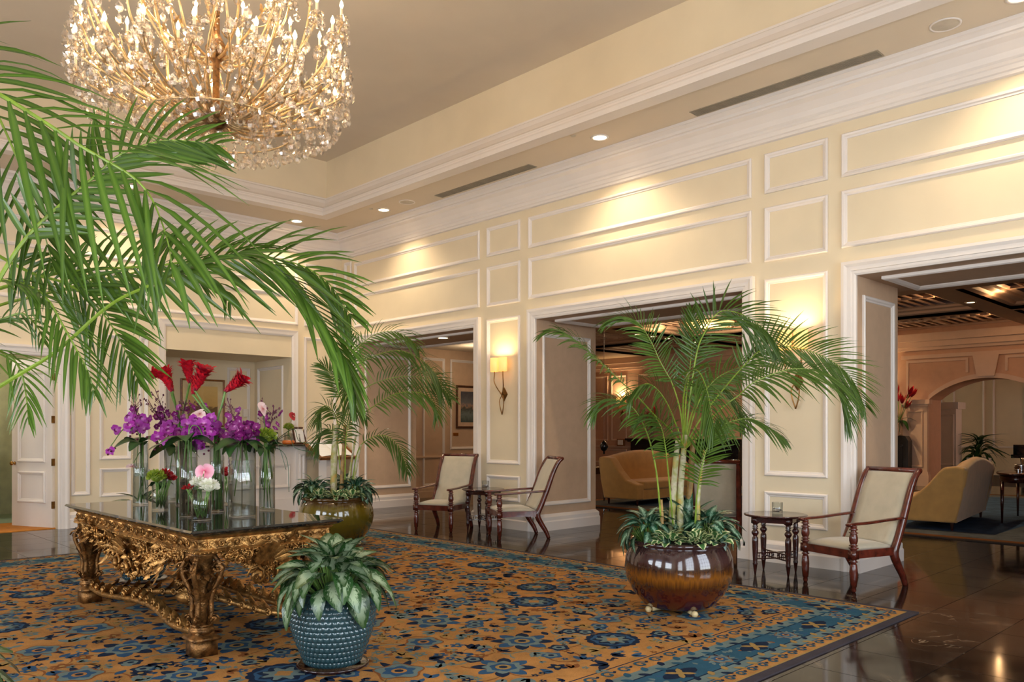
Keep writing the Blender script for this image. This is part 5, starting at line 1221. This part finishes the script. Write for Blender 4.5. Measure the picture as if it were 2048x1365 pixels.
palm(POT2, 'areca palm in the olive planter behind the gilded table', [
    ([BC, (692, 760, 0), (700, 715, 0), (722, 690, 0), (754, 668, 0), (790, 664, 0), (822, 680, 0), (840, 705, 0)], 0.279, 27, .6, .7, .35),
    ([BC, (696, 780, -.1), (712, 735, -.1), (750, 712, -.1), (800, 702, -.1), (845, 722, -.1), (872, 750, -.1), (886, 785, -.1)], 0.344, 31, .4, 1.0, .35),
    ([BC, (720, 830, -.1), (745, 815, -.1), (790, 789, -.1), (838, 786, -.1), (868, 806, -.1), (876, 838, -.1)], 0.279, 29, .55, .7, .3),
    ([BC, (715, 790, .1), (747, 768, .1), (800, 754, .1), (850, 757, .1), (886, 778, .1), (905, 802, .1)], 0.279, 29, .75, .5, .35),
    ([(705, 960, 0), (715, 905, 0), (732, 882, 0), (765, 871, 0), (794, 889, 0), (812, 930, 0), (816, 950, 0)], 0.213, 25, .5, .8, .35),
    ([BC, (678, 850, 0), (668, 826, -.05), (652, 812, -.1), (640, 822, -.1), (633, 850, -.1)], 0.197, 22, .5, .8, .3),
    ([BC, (682, 800, 0), (670, 765, 0), (655, 740, 0), (640, 728, 0)], 0.23, 22, .6, .4, .3),
    ([(680, 940, 0), (674, 880, 0), (658, 858, 0), (640, 870, 0), (630, 900, 0)], 0.213, 22, .5, .9, .35),
    ([BC, (690, 790, -.2), (695, 750, -.3), (700, 770, -.4), (706, 830, -.45)], 0.279, 22, .5, .9, .3),
    ([(690, 960, -.1), (692, 880, -.15), (700, 840, -.2), (715, 820, -.3), (735, 840, -.35)], 0.213, 22, .5, .9, .4),
    ([BC, (690, 760, .1), (695, 720, .1), (698, 670, .1)], 0.246, 20, .6, .3, .35),
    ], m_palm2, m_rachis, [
    ([(667, 1000, 0), (668, 920, 0), (672, 850, 0)], .046, .036, m_cane), ([(682, 1000, 0), (686, 920, 0), (690, 850, 0)], .03, .02, m_cane2), ([(692, 1000, 0), (702, 930, 0), (712, 870, 0)], .018, .012, m_cane), ([(700, 1000, 0), (712, 940, 0), (722, 890, 0)], .014, .01, m_cane)], 10.38, 0, .0105)

# ------------------------------------------------------------------ leafy plants
def leafy(name, label, loc, n, L, W, mat, r0, h0, el=(.1, 1.2), droop=.5, az=None, grp=None, cat='plant', variants=3, stalk=True, hz=.0, jit=.2):
    t = thing(name, label, cat, loc, 0, grp); ms = [lance(L, W, droop * R.uniform(.7, 1.3)) for _ in range(variants)]; ms = [m.mesh('leaf', mat, True) for m in ms]; stm = MB()
    for i in range(n):
        u = (i + .5) / n; a = az[0] + (az[1] - az[0]) * R.random() if az else i * 2.4 + R.uniform(-.3, .3); e = lerp(el[1], el[0], u ** .8) + R.uniform(-jit, jit); q = r0 * math.sqrt(u) * R.uniform(.7, 1.1)
        b = V((q * math.cos(a), q * math.sin(a), h0 * (1 - .75 * u * u) * R.uniform(.8, 1.05) + hz))
        obj('leaf', R.choice(ms), t, b, (R.uniform(-.5, .5), -e, a), R.uniform(.78, 1.12))
        if stalk: stm.tube([V((b.x * .3, b.y * .3, -.03)), b], .004, 4)
    if stalk: stm.build('stalks', m_stem, t)
    return t
ZS = .016 + .045 + .53
def teal_pot(loc, label, sc=1.0):
    t = thing('woven_planter', label, 'planter', loc, 0, 'teal basket-weave planters')
    prof = lambda u: (.165 + .098 * math.sin(PI * min(1, u * 1.02) * .62 + .02) ** 1.1 - max(0, u - .8) * .22) * sc
    Hh = .44 * sc; nr, nc = 13, 44; mb = MB(); vs = []; fs = []
    for r in range(nr):
        for c in range(nc):
            a0, a1 = 2 * PI * (c + (r % 2) * .5) / nc, 2 * PI * (c + 1 + (r % 2) * .5) / nc; o = len(vs)
            for i in range(4):
                for j in range(4):
                    u = (r + i / 3) / nr; a = lerp(a0, a1, j / 3); b = (.015 * sc) * (math.sin(PI * i / 3) ** .6 * math.sin(PI * j / 3) ** .6) * (.7 + .3 * (i / 3)); q = prof(u) + b
                    vs.append((q * math.cos(a), q * math.sin(a), .03 + u * Hh))
            fs += [(o + i * 4 + j, o + i * 4 + j + 1, o + i * 4 + 5 + j, o + i * 4 + 4 + j) for i in range(3) for j in range(3)]
    mb.add(vs, fs); mb.build('pot_body', m_potteal, t, True)
    MB().lathe([(prof(0) * .98, .03), (0, .03)], 30).build('base', m_potteal, t); MB().lathe([(prof(1) * 1.0, .03 + Hh), (prof(1) * 1.03, .045 + Hh), (prof(1) * .92, .045 + Hh), (prof(1) * .9, Hh - .01)], 40).build('rim', m_potteal, t, True)
    MB().lathe([(prof(1) * .92, Hh + .0), (0, Hh + .02)], 20).build('soil', m_soil, t)
    MB().lathe([(0, .0), (.2 * sc, 0), (.225 * sc, .018), (.22 * sc, .03), (.205 * sc, .022), (0, .02)], 40).build('saucer', m_rubber, t, True)
    return t
p1 = V((2.73, 4.44, .016)); p2 = V((2.93, 8.24, .016))
teal_pot(p1, 'teal basket-weave planter on a dark saucer in front of the table'); teal_pot(p2, 'teal basket-weave planter on a dark saucer behind the table')
leafy('aglaonema', 'silver-leaved aglaonema in the teal planter in front of the table', p1 + NZ * .45, 96, .225, .064, m_agl, .23, .2, (-.95, 1.3), .4, None, 'silver aglaonemas', variants=5, jit=.35)
leafy('aglaonema', 'silver-leaved aglaonema behind the table, one leaf tip above its top', p2 + NZ * .47, 46, .22, .05, m_agl, .15, .26, (-.5, 1.3), .5, None, 'silver aglaonemas', variants=3)
for pt, sc, nm in ((POT1, 1, 'brown planter'), (POT2, 1.08, 'olive planter'), (POT3, 1, 'planter at the left edge')):
    z = V((0, 0, .045 + .53 * sc))
    vx, vy = (-CS, SN) , (-SN, -CS)
    def off(r, f): return V((CS * r - SN * f, -SN * r - CS * f, 0))
    for k, (r, f, sd) in enumerate(((-.26, .05, 'left'), (.24, .02, 'right'), (.02, -.22, 'back'))):
        leafy('aglaonema', 'dark silver-striped aglaonema clump at the %s of the %s' % ({'back': 'rear'}.get(sd, sd + ' side'), nm), pt + z + off(r * sc, f * sc), 64, .165, .036, m_agl2, .17, .17, (-.8, 1.2), .45, None, 'striped aglaonema clumps', variants=4)
    for k, (r, f, sd) in enumerate(((-.13, .28, 'left'), (.08, .31, 'middle'), (.22, .24, 'right'))):
        leafy('peperomia', 'low cream-edged peperomia at the front %s of the %s' % (sd, nm), pt + z + off(r * sc, f * sc), 36, .085, .034, m_pep, .12, .06, (.0, 1.2), .2, None, 'cream-edged peperomias', variants=3, stalk=False, hz=.0)
leafy('aglaonema', 'upright dark leaf clump between the palm canes of the brown planter', POT1 + V((.06, -.06, .575)), 7, .3, .04, m_agl2, .05, .12, (.9, 1.45), .15, None, None)
leafy('aglaonema', 'broad variegated leaves at the lower left corner beside the left palm', V((.4, 3.7, .5)), 34, .3, .085, m_agl, .28, .16, (-.4, 1.0), .4)
# far plant beyond the arch
fp = V((26.3, 7.55, 0)); t = thing('white_planter', 'round white planter beside the piano', 'planter', fp); MB().lathe([(0, 0), (.22, 0), (.3, .3), (.32, .68), (.28, .68), (.26, .6), (0, .6)], 24).build('pot_body', m_white, t, True)
leafy('dracaena', 'dark green bushy plant in the white planter by the piano', fp + NZ * .62, 60, .52, .045, m_darkleaf, .12, .5, (.1, 1.3), .9, None, None)
# ------------------------------------------------------------------ chandelier
CH = V((2.94, 6.6, 4.07))
ch = thing('crystal_chandelier', 'huge gilt crystal chandelier with many lit candle lamps hanging from the tray ceiling', 'chandelier', CH)
b = MB(); b.lathe([(0, -.06), (.05, -.05), (.09, -.01), (.1, .04), (.06, .07), (.03, .1), (.028, .5), (.07, .55), (.09, .62), (.05, .7), (.03, .74), (.028, 1.5), (.06, 1.54), (.03, 1.6), (.02, 2.05), (.14, 2.12), (.16, 2.19), (0, 2.195)], 20)
b.build('central_shaft', m_golddark, ch, True)
m_gilt = M('gilt_arm', (222, 186, 132), .35, .55, var=.2, scale=30)
pend = MB().lathe([(0, 0), (.004, -.008), (.02, -.022), (.027, -.042), (.019, -.06), (0, -.072)], 6).mesh('crystal_pendant', m_crystal)
drop = MB().lathe([(0, 0), (.011, -.012), (.0, -.026)], 5); drop2 = MB().lathe([(0, -.026), (.017, -.045), (.02, -.065), (.01, -.085), (0, -.092)], 6)
drop.v += []; o0 = len(drop.v); drop.v += drop2.v; drop.f += [tuple(i + o0 for i in f) for f in drop2.f]; drop.m += drop2.m; drop.uv += drop2.uv
drop = drop.mesh('crystal_pendant', m_crystal)
bob = MB().lathe([(.008, 0), (.03, .004), (.05, .018), (.054, .026), (.048, .022), (.028, .01), (.01, .008)], 14).mesh('drip_pan', m_crystal, True)
cupm = MB().lathe([(.0, -.03), (.012, -.024), (.022, -.004), (.014, .002), (.012, .02)], 10)
candle = MB().lathe([(.0115, .01), (.0115, .105), (.006, .108), (0, .108)], 10).mesh('candle_sleeve', m_candle, True)
flame = MB().lathe([(0, .106), (.009, .112), (.017, .13), (.013, .152), (.004, .172), (0, .182)], 10).mesh('bulb', m_bulb, True)
rest = MB(); count = [0]
def crystal(p, sc, kind=None):
    me = (pend if (kind or R.random() < .6) else drop)
    Mx = Matrix.Translation(p) @ Matrix.Rotation(R.uniform(0, 6.3), 4, 'Z') @ Matrix.Rotation(R.uniform(-.12, .12), 4, 'X') @ Matrix.Scale(sc, 4)
    if count[0] < 290:
        o = obj('crystal_pendant', me, ch); o.matrix_local = Mx; count[0] += 1
    else:
        o0 = len(rest.v); rest.v += [tuple(Mx @ v.co) for v in me.vertices]; rest.f += [tuple(i + o0 for i in f.vertices) for f in me.polygons]; rest.m += [0] * len(me.polygons); rest.uv += [(0, 0, 0)] * len(me.vertices)
jobs = []
TIERS = [(1.03, .30, 18, 0.0), (1.06, .62, 18, .17), (1.02, .92, 16, .05), (.66, .34, 10, .1), (.6, .78, 8, .3), (.62, 1.15, 10, .2)]
for Rr, zc, n, ph in TIERS:
    for k in range(n):
        a = ph + 2 * PI * k / n + R.uniform(-.05, .05); r = Rr * R.uniform(.95, 1.04); z = zc + R.uniform(-.04, .04); d = V((math.cos(a), math.sin(a), 0)); sd = V((-d.y, d.x, 0)); sw = R.uniform(-.12, .12)
        c = d * r + NZ * z
        z0 = .02 + (.5 if zc > 1.0 else 0)
        p = smooth_pts([d * .07 + NZ * z0, d * (r * .3) + NZ * (z0 + .02 - .05 * (zc < .4)) + sd * sw * .5, d * (r * .66) + NZ * lerp(z0, z, .28) + sd * sw, d * (r * .9) + NZ * lerp(z0, z, .62) + sd * sw * .5, c - NZ * .03], 5)
        ab = MB().tube(p, [lerp(.013, .008, i / (len(p) - 1)) for i in range(len(p))], 6, 0)
        if k % 2 == 0:       # gilt leaves and a twig on the arm
            q = p[len(p) // 2]; tw = smooth_pts([q, q + d * .1 + sd * .08 + NZ * .06, q + d * .14 + sd * .1 + NZ * .16], 4); ab.tube(tw, .005, 5); jobs.append((tw[-1], 1.0))
        for j in (5, 9, 13):
            acanthus(ab, p[j], (d * .4 + sd * R.choice((-1, 1)) + NZ * .4).normalized(), d, NZ, .07, .018, .3)
        cu = MB(); ab.v += [tuple(V(v) + c) for v in cupm.v]; o0 = len(ab.v) - len(cupm.v); ab.f += [tuple(i + o0 for i in f) for f in cupm.f]; ab.m += cupm.m; ab.uv += cupm.uv
        arm = ab.build('arm', m_gilt, ch, True)
        obj('drip_pan', bob, arm, c); obj('candle_sleeve', candle, arm, c); obj('bulb', flame, arm, c)
        for j in range(6): w_ = j * 2 * PI / 6; jobs.append((c + V((math.cos(w_), math.sin(w_), 0)) * .05 + NZ * .016, R.uniform(1.0, 1.4)))
        for j in (7, 11, 15):
            jobs.append((p[j] - NZ * .012 + sd * R.uniform(-.02, .02), R.uniform(1.0, 1.5)))
        for j in (9, 13): pass
for Rr, zc, n in ((1.0, .1, 56), (.9, .02, 48), (.78, -.03, 36), (.62, -.04, 34), (.42, -.02, 24), (1.08, .22, 44), (1.11, .38, 36), (1.11, .52, 32), (1.07, .68, 26), (1.0, .84, 20), (.9, .3, 20)):      # hoops with hanging pendants
    hp = [V((Rr * math.cos(2 * PI * k / 64), Rr * math.sin(2 * PI * k / 64), zc)) for k in range(65)]
    if zc == -.04: MB().tube(hp, .008, 6).build('gilt_hoop', m_gilt, ch, True)
    for k in range(n):
        a = 2 * PI * (k + R.uniform(-.3, .3)) / n; s_ = R.uniform(1.1, 1.6) if zc < .1 else R.uniform(1.0, 1.5); jobs.append((V((Rr * math.cos(a), Rr * math.sin(a), zc - .012 + R.uniform(-.05, .04) * (zc > .1))), s_))
R2 = random.Random(3); R2.shuffle(jobs)
for p, s_ in jobs: crystal(p, s_)
chain = MB()
for k in range(36):          # bead chains swagged from hoop to cups
    a = 2 * PI * k / 36; p0 = V((.98 * math.cos(a), .98 * math.sin(a), .06)); p1 = V((1.0 * math.cos(a + .17), 1.0 * math.sin(a + .17), .6))
    for j in range(16):
        u = j / 15; q = p0.lerp(p1, u) - NZ * .06 * math.sin(PI * u); chain.lathe([(0, -.009), (.009, 0), (0, .009)], 5, tuple(q))
o = rest.build('hanging_crystals', m_crystal, ch); o['kind'] = 'stuff'
o = chain.build('bead_chain', m_crystal, ch); o['kind'] = 'stuff'
for k in range(6):
    a = k * PI / 3 + .4; lamp('chandelier_lamp', 'POINT', CH + V((.8 * math.cos(a), .8 * math.sin(a), .5)), 2.2, WARM2, .2)
lamp('chandelier_lamp', 'POINT', CH + V((0, 0, 1.55)), 120, WARM2, .15)  # added uplight for ceiling and tray, standing in for unseen upper candles
# lounge crystal ceiling light
t = thing('crystal_ceiling_light', 'round lit crystal ceiling light in a lounge coffer behind the palm', 'ceiling light', (17.8, 11.25, 4.12))
MB().lathe([(.62, .08), (.6, .02), (.5, 0), (.3, -.02), (0, -.03)], 40).build('crystal_bowl', emit('lit_crystal_bowl', (255, 196, 120), 2.2), t, True); MB().lathe([(.63, .08), (.63, .14), (.2, .5), (.05, .7)], 30).build('gilt_rim', m_gilt, t, True)
for k in range(40):
    a = 2 * PI * k / 40; obj('crystal_pendant', pend, t, (.58 * math.cos(a), .58 * math.sin(a), .02), None, 1.3)
lamp('lounge_crystal_lamp', 'POINT', (17.8, 11.25, 3.9), 120, WARM, .3)
# ------------------------------------------------------------------ reception counter and what stands on it
CZ = 1.235
t = thing('reception_counter', 'white panelled reception counter with a dark stone shelf in the wall niche', 'counter', (0, 0, 0))
MB().bbox(5.1, 13.28, CZ - .03, 7.92, 14.1, CZ, .012).build('counter_top', m_stone, t)
c = MB(); c.box(5.19, 13.5, .245, 7.52, 14.0, CZ - .09); c.box(5.19, 13.46, CZ - .09, 7.7, 14.0, CZ - .03); c.box(7.52, 13.42, 0, 7.68, 13.9, CZ - .09); c.box(5.19, 13.47, 0, 7.52, 14.0, .245); c.build('body', m_trim, t)
for x0, x1 in ((5.3, 5.95), (6.0, 6.63), (6.69, 7.4)): panel(t, (x0, 13.5, .44), V((1, 0, 0)), .43, NY, x1 - x0)
panel(t, (7.545, 13.42, .3), V((1, 0, 0)), .75, NY, .11)
def stand_frame(loc, rz, w_, h_, tilt, label, fm, art, cat='sign'):
    t = thing('desk_frame', label, cat, loc, rz); Mx = Matrix.Rotation(-tilt, 3, 'X'); U, W = V((1, 0, 0)), Mx @ NZ; N = U.cross(W) * -1; N = V((0, -1, 0)) if tilt == 0 else (W.cross(U) * 1)
    if N.y > 0: N = -N
    MB().frame(V((-w_ / 2, 0, .0)), U, W, N, w_, h_, [(0, -.01), (0, .012), (.012, .018), (.03, .012), (.034, .004), (.034, -.01), (0, -.01)]).build('frame', fm, t)
    MB().prism([V((-w_ / 2 + .02, 0, 0)) + W * .02, V((w_ / 2 - .02, 0, 0)) + W * .02, V((w_ / 2 - .02, 0, 0)) + W * (h_ - .02), V((-w_ / 2 + .02, 0, 0)) + W * (h_ - .02)], -N * .006).build('sheet', art, t)
    MB().prism([V((-.02, .0, .0)), V((.02, 0, 0)), V((.02, 0, 0)) + W * (h_ * .6), V((-.02, 0, 0)) + W * (h_ * .6)], V((0, .08, -.0)) if tilt else V((0, .04, 0))).build('strut', fm, t)
    return t
def text_sheet(name):
    t = NT(name); at = t.coord('Generated'); w_ = t.n('TexWave', i_Scale=7.0); w_.bands_direction = 'Z'; t.l(at, w_.inputs['Vector'])
    t.l(t.ramp(w_.outputs[0], [(.1, lin((226, 226, 228))), (.25, lin((252, 252, 252)))]), t.b.inputs['Base Color']); return t.mat
stand_frame((7.6, 13.46, CZ + .001), .35, .32, .32, .22, 'dark framed paper notice standing on the counter', m_brownframe, text_sheet('notice_sheet'))
t = thing('card_box', 'dark glossy box on the counter left of the small flower vase', 'box', (7.06, 13.55, CZ)); MB().bbox(-.1, -.07, 0, .1, .07, .22, .008).build('box_body', m_black, t); MB().box(-.085, -.073, .13, .085, -.07, .19).build('front_label', m_paper, t)
vb = V((7.33, 13.42, CZ + .001)); t = thing('small_vase', 'small clear vase on an orange base on the counter', 'vase', vb); MB().lathe([(0, 0), (.1, 0), (.115, .03), (.105, .07), (0, .07)], 20).build('base', M('orange_lacquer', (206, 104, 34), .25, coat=.4), t, True); MB().lathe([(.075, .07), (.08, .2), (.072, .2), (.068, .08)], 18).build('glass_body', m_glass, t, True)
posy(vb + NZ * .09, 577, 855, (vb - EYE).dot(V((SN, CS, 0))), .075, 'green and white posy in the small counter vase', 0, m_mum, n=60, sc=.04)
anthurium(vb + NZ * .2, 585, 832, (vb - EYE).dot(V((SN, CS, 0))), (.3, -.9, .2), m_redspathe, 'red anthurium in the small counter vase', 1.15)
# open book on a slanted stand right of the counter
t = thing('book_stand', 'slanted brown lectern stand with an open guest book on a white pedestal', 'stand', (8.05, 13.15, 0), .15)
MB().box(-.26, -.16, 0, .26, .16, .04).build('foot', m_trim, t); c = MB().box(-.2, -.11, .04, .2, .11, .95); c.build('pedestal', m_trim, t)
Mx = Matrix.Rotation(.55, 3, 'X')
def slab(x0, y0, z0, x1, y1, z1): return [tuple(Mx @ V(p) + V((0, 0, 1.12))) for p in MB().box(x0, y0, z0, x1, y1, z1).v]
bx = MB().box(0, 0, 0, 1, 1, 1).f
MB().add(slab(-.42, -.26, -.02, .42, .26, 0), bx).add(slab(-.44, -.28, -.03, .44, -.25, .03), bx).add(slab(-.44, -.28, -.03, -.41, .28, .02), bx).add(slab(.41, -.28, -.03, .44, .28, .02), bx).build('slanted_board', m_oak, t)
MB().prism([(-.03, 0, .9), (.03, 0, .9), (.03, 0, 1.12), (-.03, 0, 1.12)], V((0, .06, 0))).build('neck', m_oak, t)
t2 = MB()
for s_ in (-1, 1):
    n = 8; vs = []
    for i in range(n + 1):
        u = i / n; z = .012 + .03 * math.sin(PI * min(1, u * 1.1)) ** .7 * (1 - u * .6)
        vs += [tuple(Mx @ V((s_ * .38 * u, -.22, z)) + V((0, 0, 1.12))), tuple(Mx @ V((s_ * .38 * u, .22, z)) + V((0, 0, 1.12)))]
    t2.add(vs, [(2 * i, 2 * i + 1, 2 * i + 3, 2 * i + 2) for i in range(n)])
bk = t2.build('open_book', text_sheet('printed_page'), None); bk.location = (8.05, 13.15, 0); bk.rotation_euler = (0, 0, .15); tag(bk, 'open guest book lying on the slanted stand behind the far palm', 'book')
tag(MB().bbox(7.2, 14.93, 1.75, 7.29, 14.998, 1.9, .004).build('light_switch', m_trim), 'white switch plate inside the reception niche', 'switch')
# ------------------------------------------------------------------ open store room door, shelves and boxes
dr = struct(MB().box(-.88, -.022, .012, 0, .022, 2.585).build('door_1', m_trim)); dr.location = (3.56, BY + .14, 0); dr.rotation_euler = (0, 0, math.radians(-66))
dr['label'] = 'white panelled door standing open into the store room'
for z0, h_ in ((.38, .48), (1.0, 1.4)):
    for yy, N in ((-.022, NY), (.022, -NY)): panel(dr, (-.74, yy, z0), V((1, 0, 0)), h_, N, .6)
for yy in (-1, 1):
    MB().lathe([(.0, .0), (.028, .004), (.012, .012), (.012, .035), (.03, .045), (.032, .06), (.02, .075), (0, .078)], 16, (-.81, 0, .98), M=Matrix.Rotation(PI / 2 * yy, 3, 'X') @ Matrix.Translation((0, 0, .022)).to_3x3()).build('door_knob', m_brass, dr, True, (0, .022 * -yy, 0))
for z in (.3, .95, 1.6, 2.25): MB().box(-.012, -.03, z, .012, .03, z + .11).build('hinge', m_bronze, dr)
t = thing('shelf_rack', 'grey metal shelf rack with boxes inside the store room', 'shelf', (1.2, 15.6, .006))
for x in (0, 1.9):
    for y in (0, .5): MB().box(x - .015, y - .015, 0, x + .015, y + .015, 2.05).build('upright', m_metalgrey, t)
for z in (.35, 1.02, 1.62): MB().box(-.02, -.03, z, 1.92, .53, z + .03).build('shelf_board', m_metalgrey, t)
for k, (x, z, w_, h_, lb) in enumerate(((.95, .386, .75, .45, 'large cardboard box on the bottom shelf of the store rack'), (1.35, 1.056, .45, .22, 'cardboard box on the middle shelf of the store rack'), (1.33, 1.28, .42, .2, 'cardboard box stacked on another on the middle shelf'), (.4, .386, .45, .4, 'cardboard box at the left of the bottom shelf'), (.2, 1.056, .4, .3, 'cardboard box at the left of the middle shelf'))):
    t = thing('cardboard_box', lb, 'box', (1.2 + x, 15.62, z), R.uniform(-.03, .03), 'boxes on the store rack'); MB().bbox(0, 0, 0, w_, .42, h_ - .004, .004).build('carton', m_box, t); MB().box(w_ * .35, -.003, h_ * .35, w_ * .65, 0, h_ * .65).build('paper_label', m_paper, t)
t = thing('coiled_hose', 'pale coiled hose on the middle shelf of the store rack', 'hose', (2.25, 15.8, 1.06)); MB().tube([V((.13 * math.cos(k * .5), 0.02 * k / 30, .15 + .13 * math.sin(k * .5))) for k in range(50)], .012, 6).build('coil', m_white, t, True)
t = thing('dark_crate', 'low black crate on the store room floor under the rack', 'crate', (2.35, 15.35, .006)); MB().bbox(-.3, -.2, 0, .3, .2, .22, .01).build('crate_body', m_black, t); MB().box(-.1, -.21, .12, .1, -.2, .16).build('handle', m_metalgrey, t)
stl = thing('framed_picture', 'dim framed picture on the store room back wall', 'picture', (1.4, 16.58, 1.9)); MB().frame((0, 0, 0), (1, 0, 0), NZ, NY, .9, .6, [(0, 0), (0, .02), (.04, .02), (.04, .004)]).build('frame', m_brownframe, stl); MB().box(.03, -.006, .03, .87, -.002, .57).build('print', a_sepia, stl)
# ------------------------------------------------------------------ lounge odds and ends
t = thing('corded_tassel', 'black bauble on a thin cord hanging in the middle opening above the sofa', 'ornament', (11.8, 9.72, 1.19)); MB().lathe([(0, -.16), (.02, -.13), (.012, -.1), (.05, -.07), (.085, 0), (.05, .07), (.015, .1), (0, .12)], 16).build('bauble', m_black, t, True); MB().tube([(0, 0, .1), (0, 0, 2.86)], .005, 5).build('cord', m_oak, t)
t = thing('end_table', 'dark wooden end table left of the ochre sofa in the lounge', 'table', (12.95, 11.1, .0)); MB().bbox(-.3, -.3, .68, .3, .3, .74, .02).build('tabletop', m_mahog2, t); MB().box(-.26, -.26, .58, .26, .26, .68).build('apron', m_mahog2, t)
for x in (-.24, .24):
    for y in (-.24, .24): MB().lathe([(.02, 0), (.03, .58)], 8, (x, y, 0)).build('leg', m_mahog2, t)
def lounge_flowers(loc, label, sc=1.0):
    t = thing('flower_vase', label, 'vase', loc, 0, 'red flower vases in the lounge'); MB().lathe([(0, 0), (.07, 0), (.05, .1), (.1, .3), (.08, .42), (.06, .42), (.05, .3), (0, .05)], 16).build('glass_body', m_glass, t, True)
    pm = petal(.2 * sc, .05, .3, 4).mesh('bloom', m_ginger, True); lf = lance(.3 * sc, .07, .5).mesh('leaf', m_darkleaf, True); s = MB()
    for k in range(9):
        d = V((R.uniform(-.5, .5), R.uniform(-.5, .5), 1)).normalized(); p = NZ * .4 + d * R.uniform(.2, .62) * sc; s.tube([NZ * .1, NZ * .4, p], .008, 5)
        for j in range(3): o = obj('bloom', pm, t); M_ = face(d, j * 2.1) @ RY(-1.0); M_.translation = p; o.matrix_local = M_
    for k in range(6): obj('leaf', lf, t, (0, 0, .4), (0, R.uniform(-.6, .3), k * 1.05))
    s.build('stem', m_stem, t, True)
lounge_flowers((22.64, 8.42, 1.34), 'tall vase of red flowers on the dark console cabinet by the arch', 1.25); lounge_flowers((22.72, 16.6, 1.2), 'vase of red flowers on the black fireplace mantel', .9)
t = thing('table_sign', 'small framed card on the lounge mantel end, left of the palm', 'sign', (22.78, 18.0, .93)); MB().box(-.02, -.16, 0, .02, .16, .24).build('card_holder', m_oak, t); MB().box(-.025, -.12, .03, -.02, .12, .21).build('card', m_paper, t)
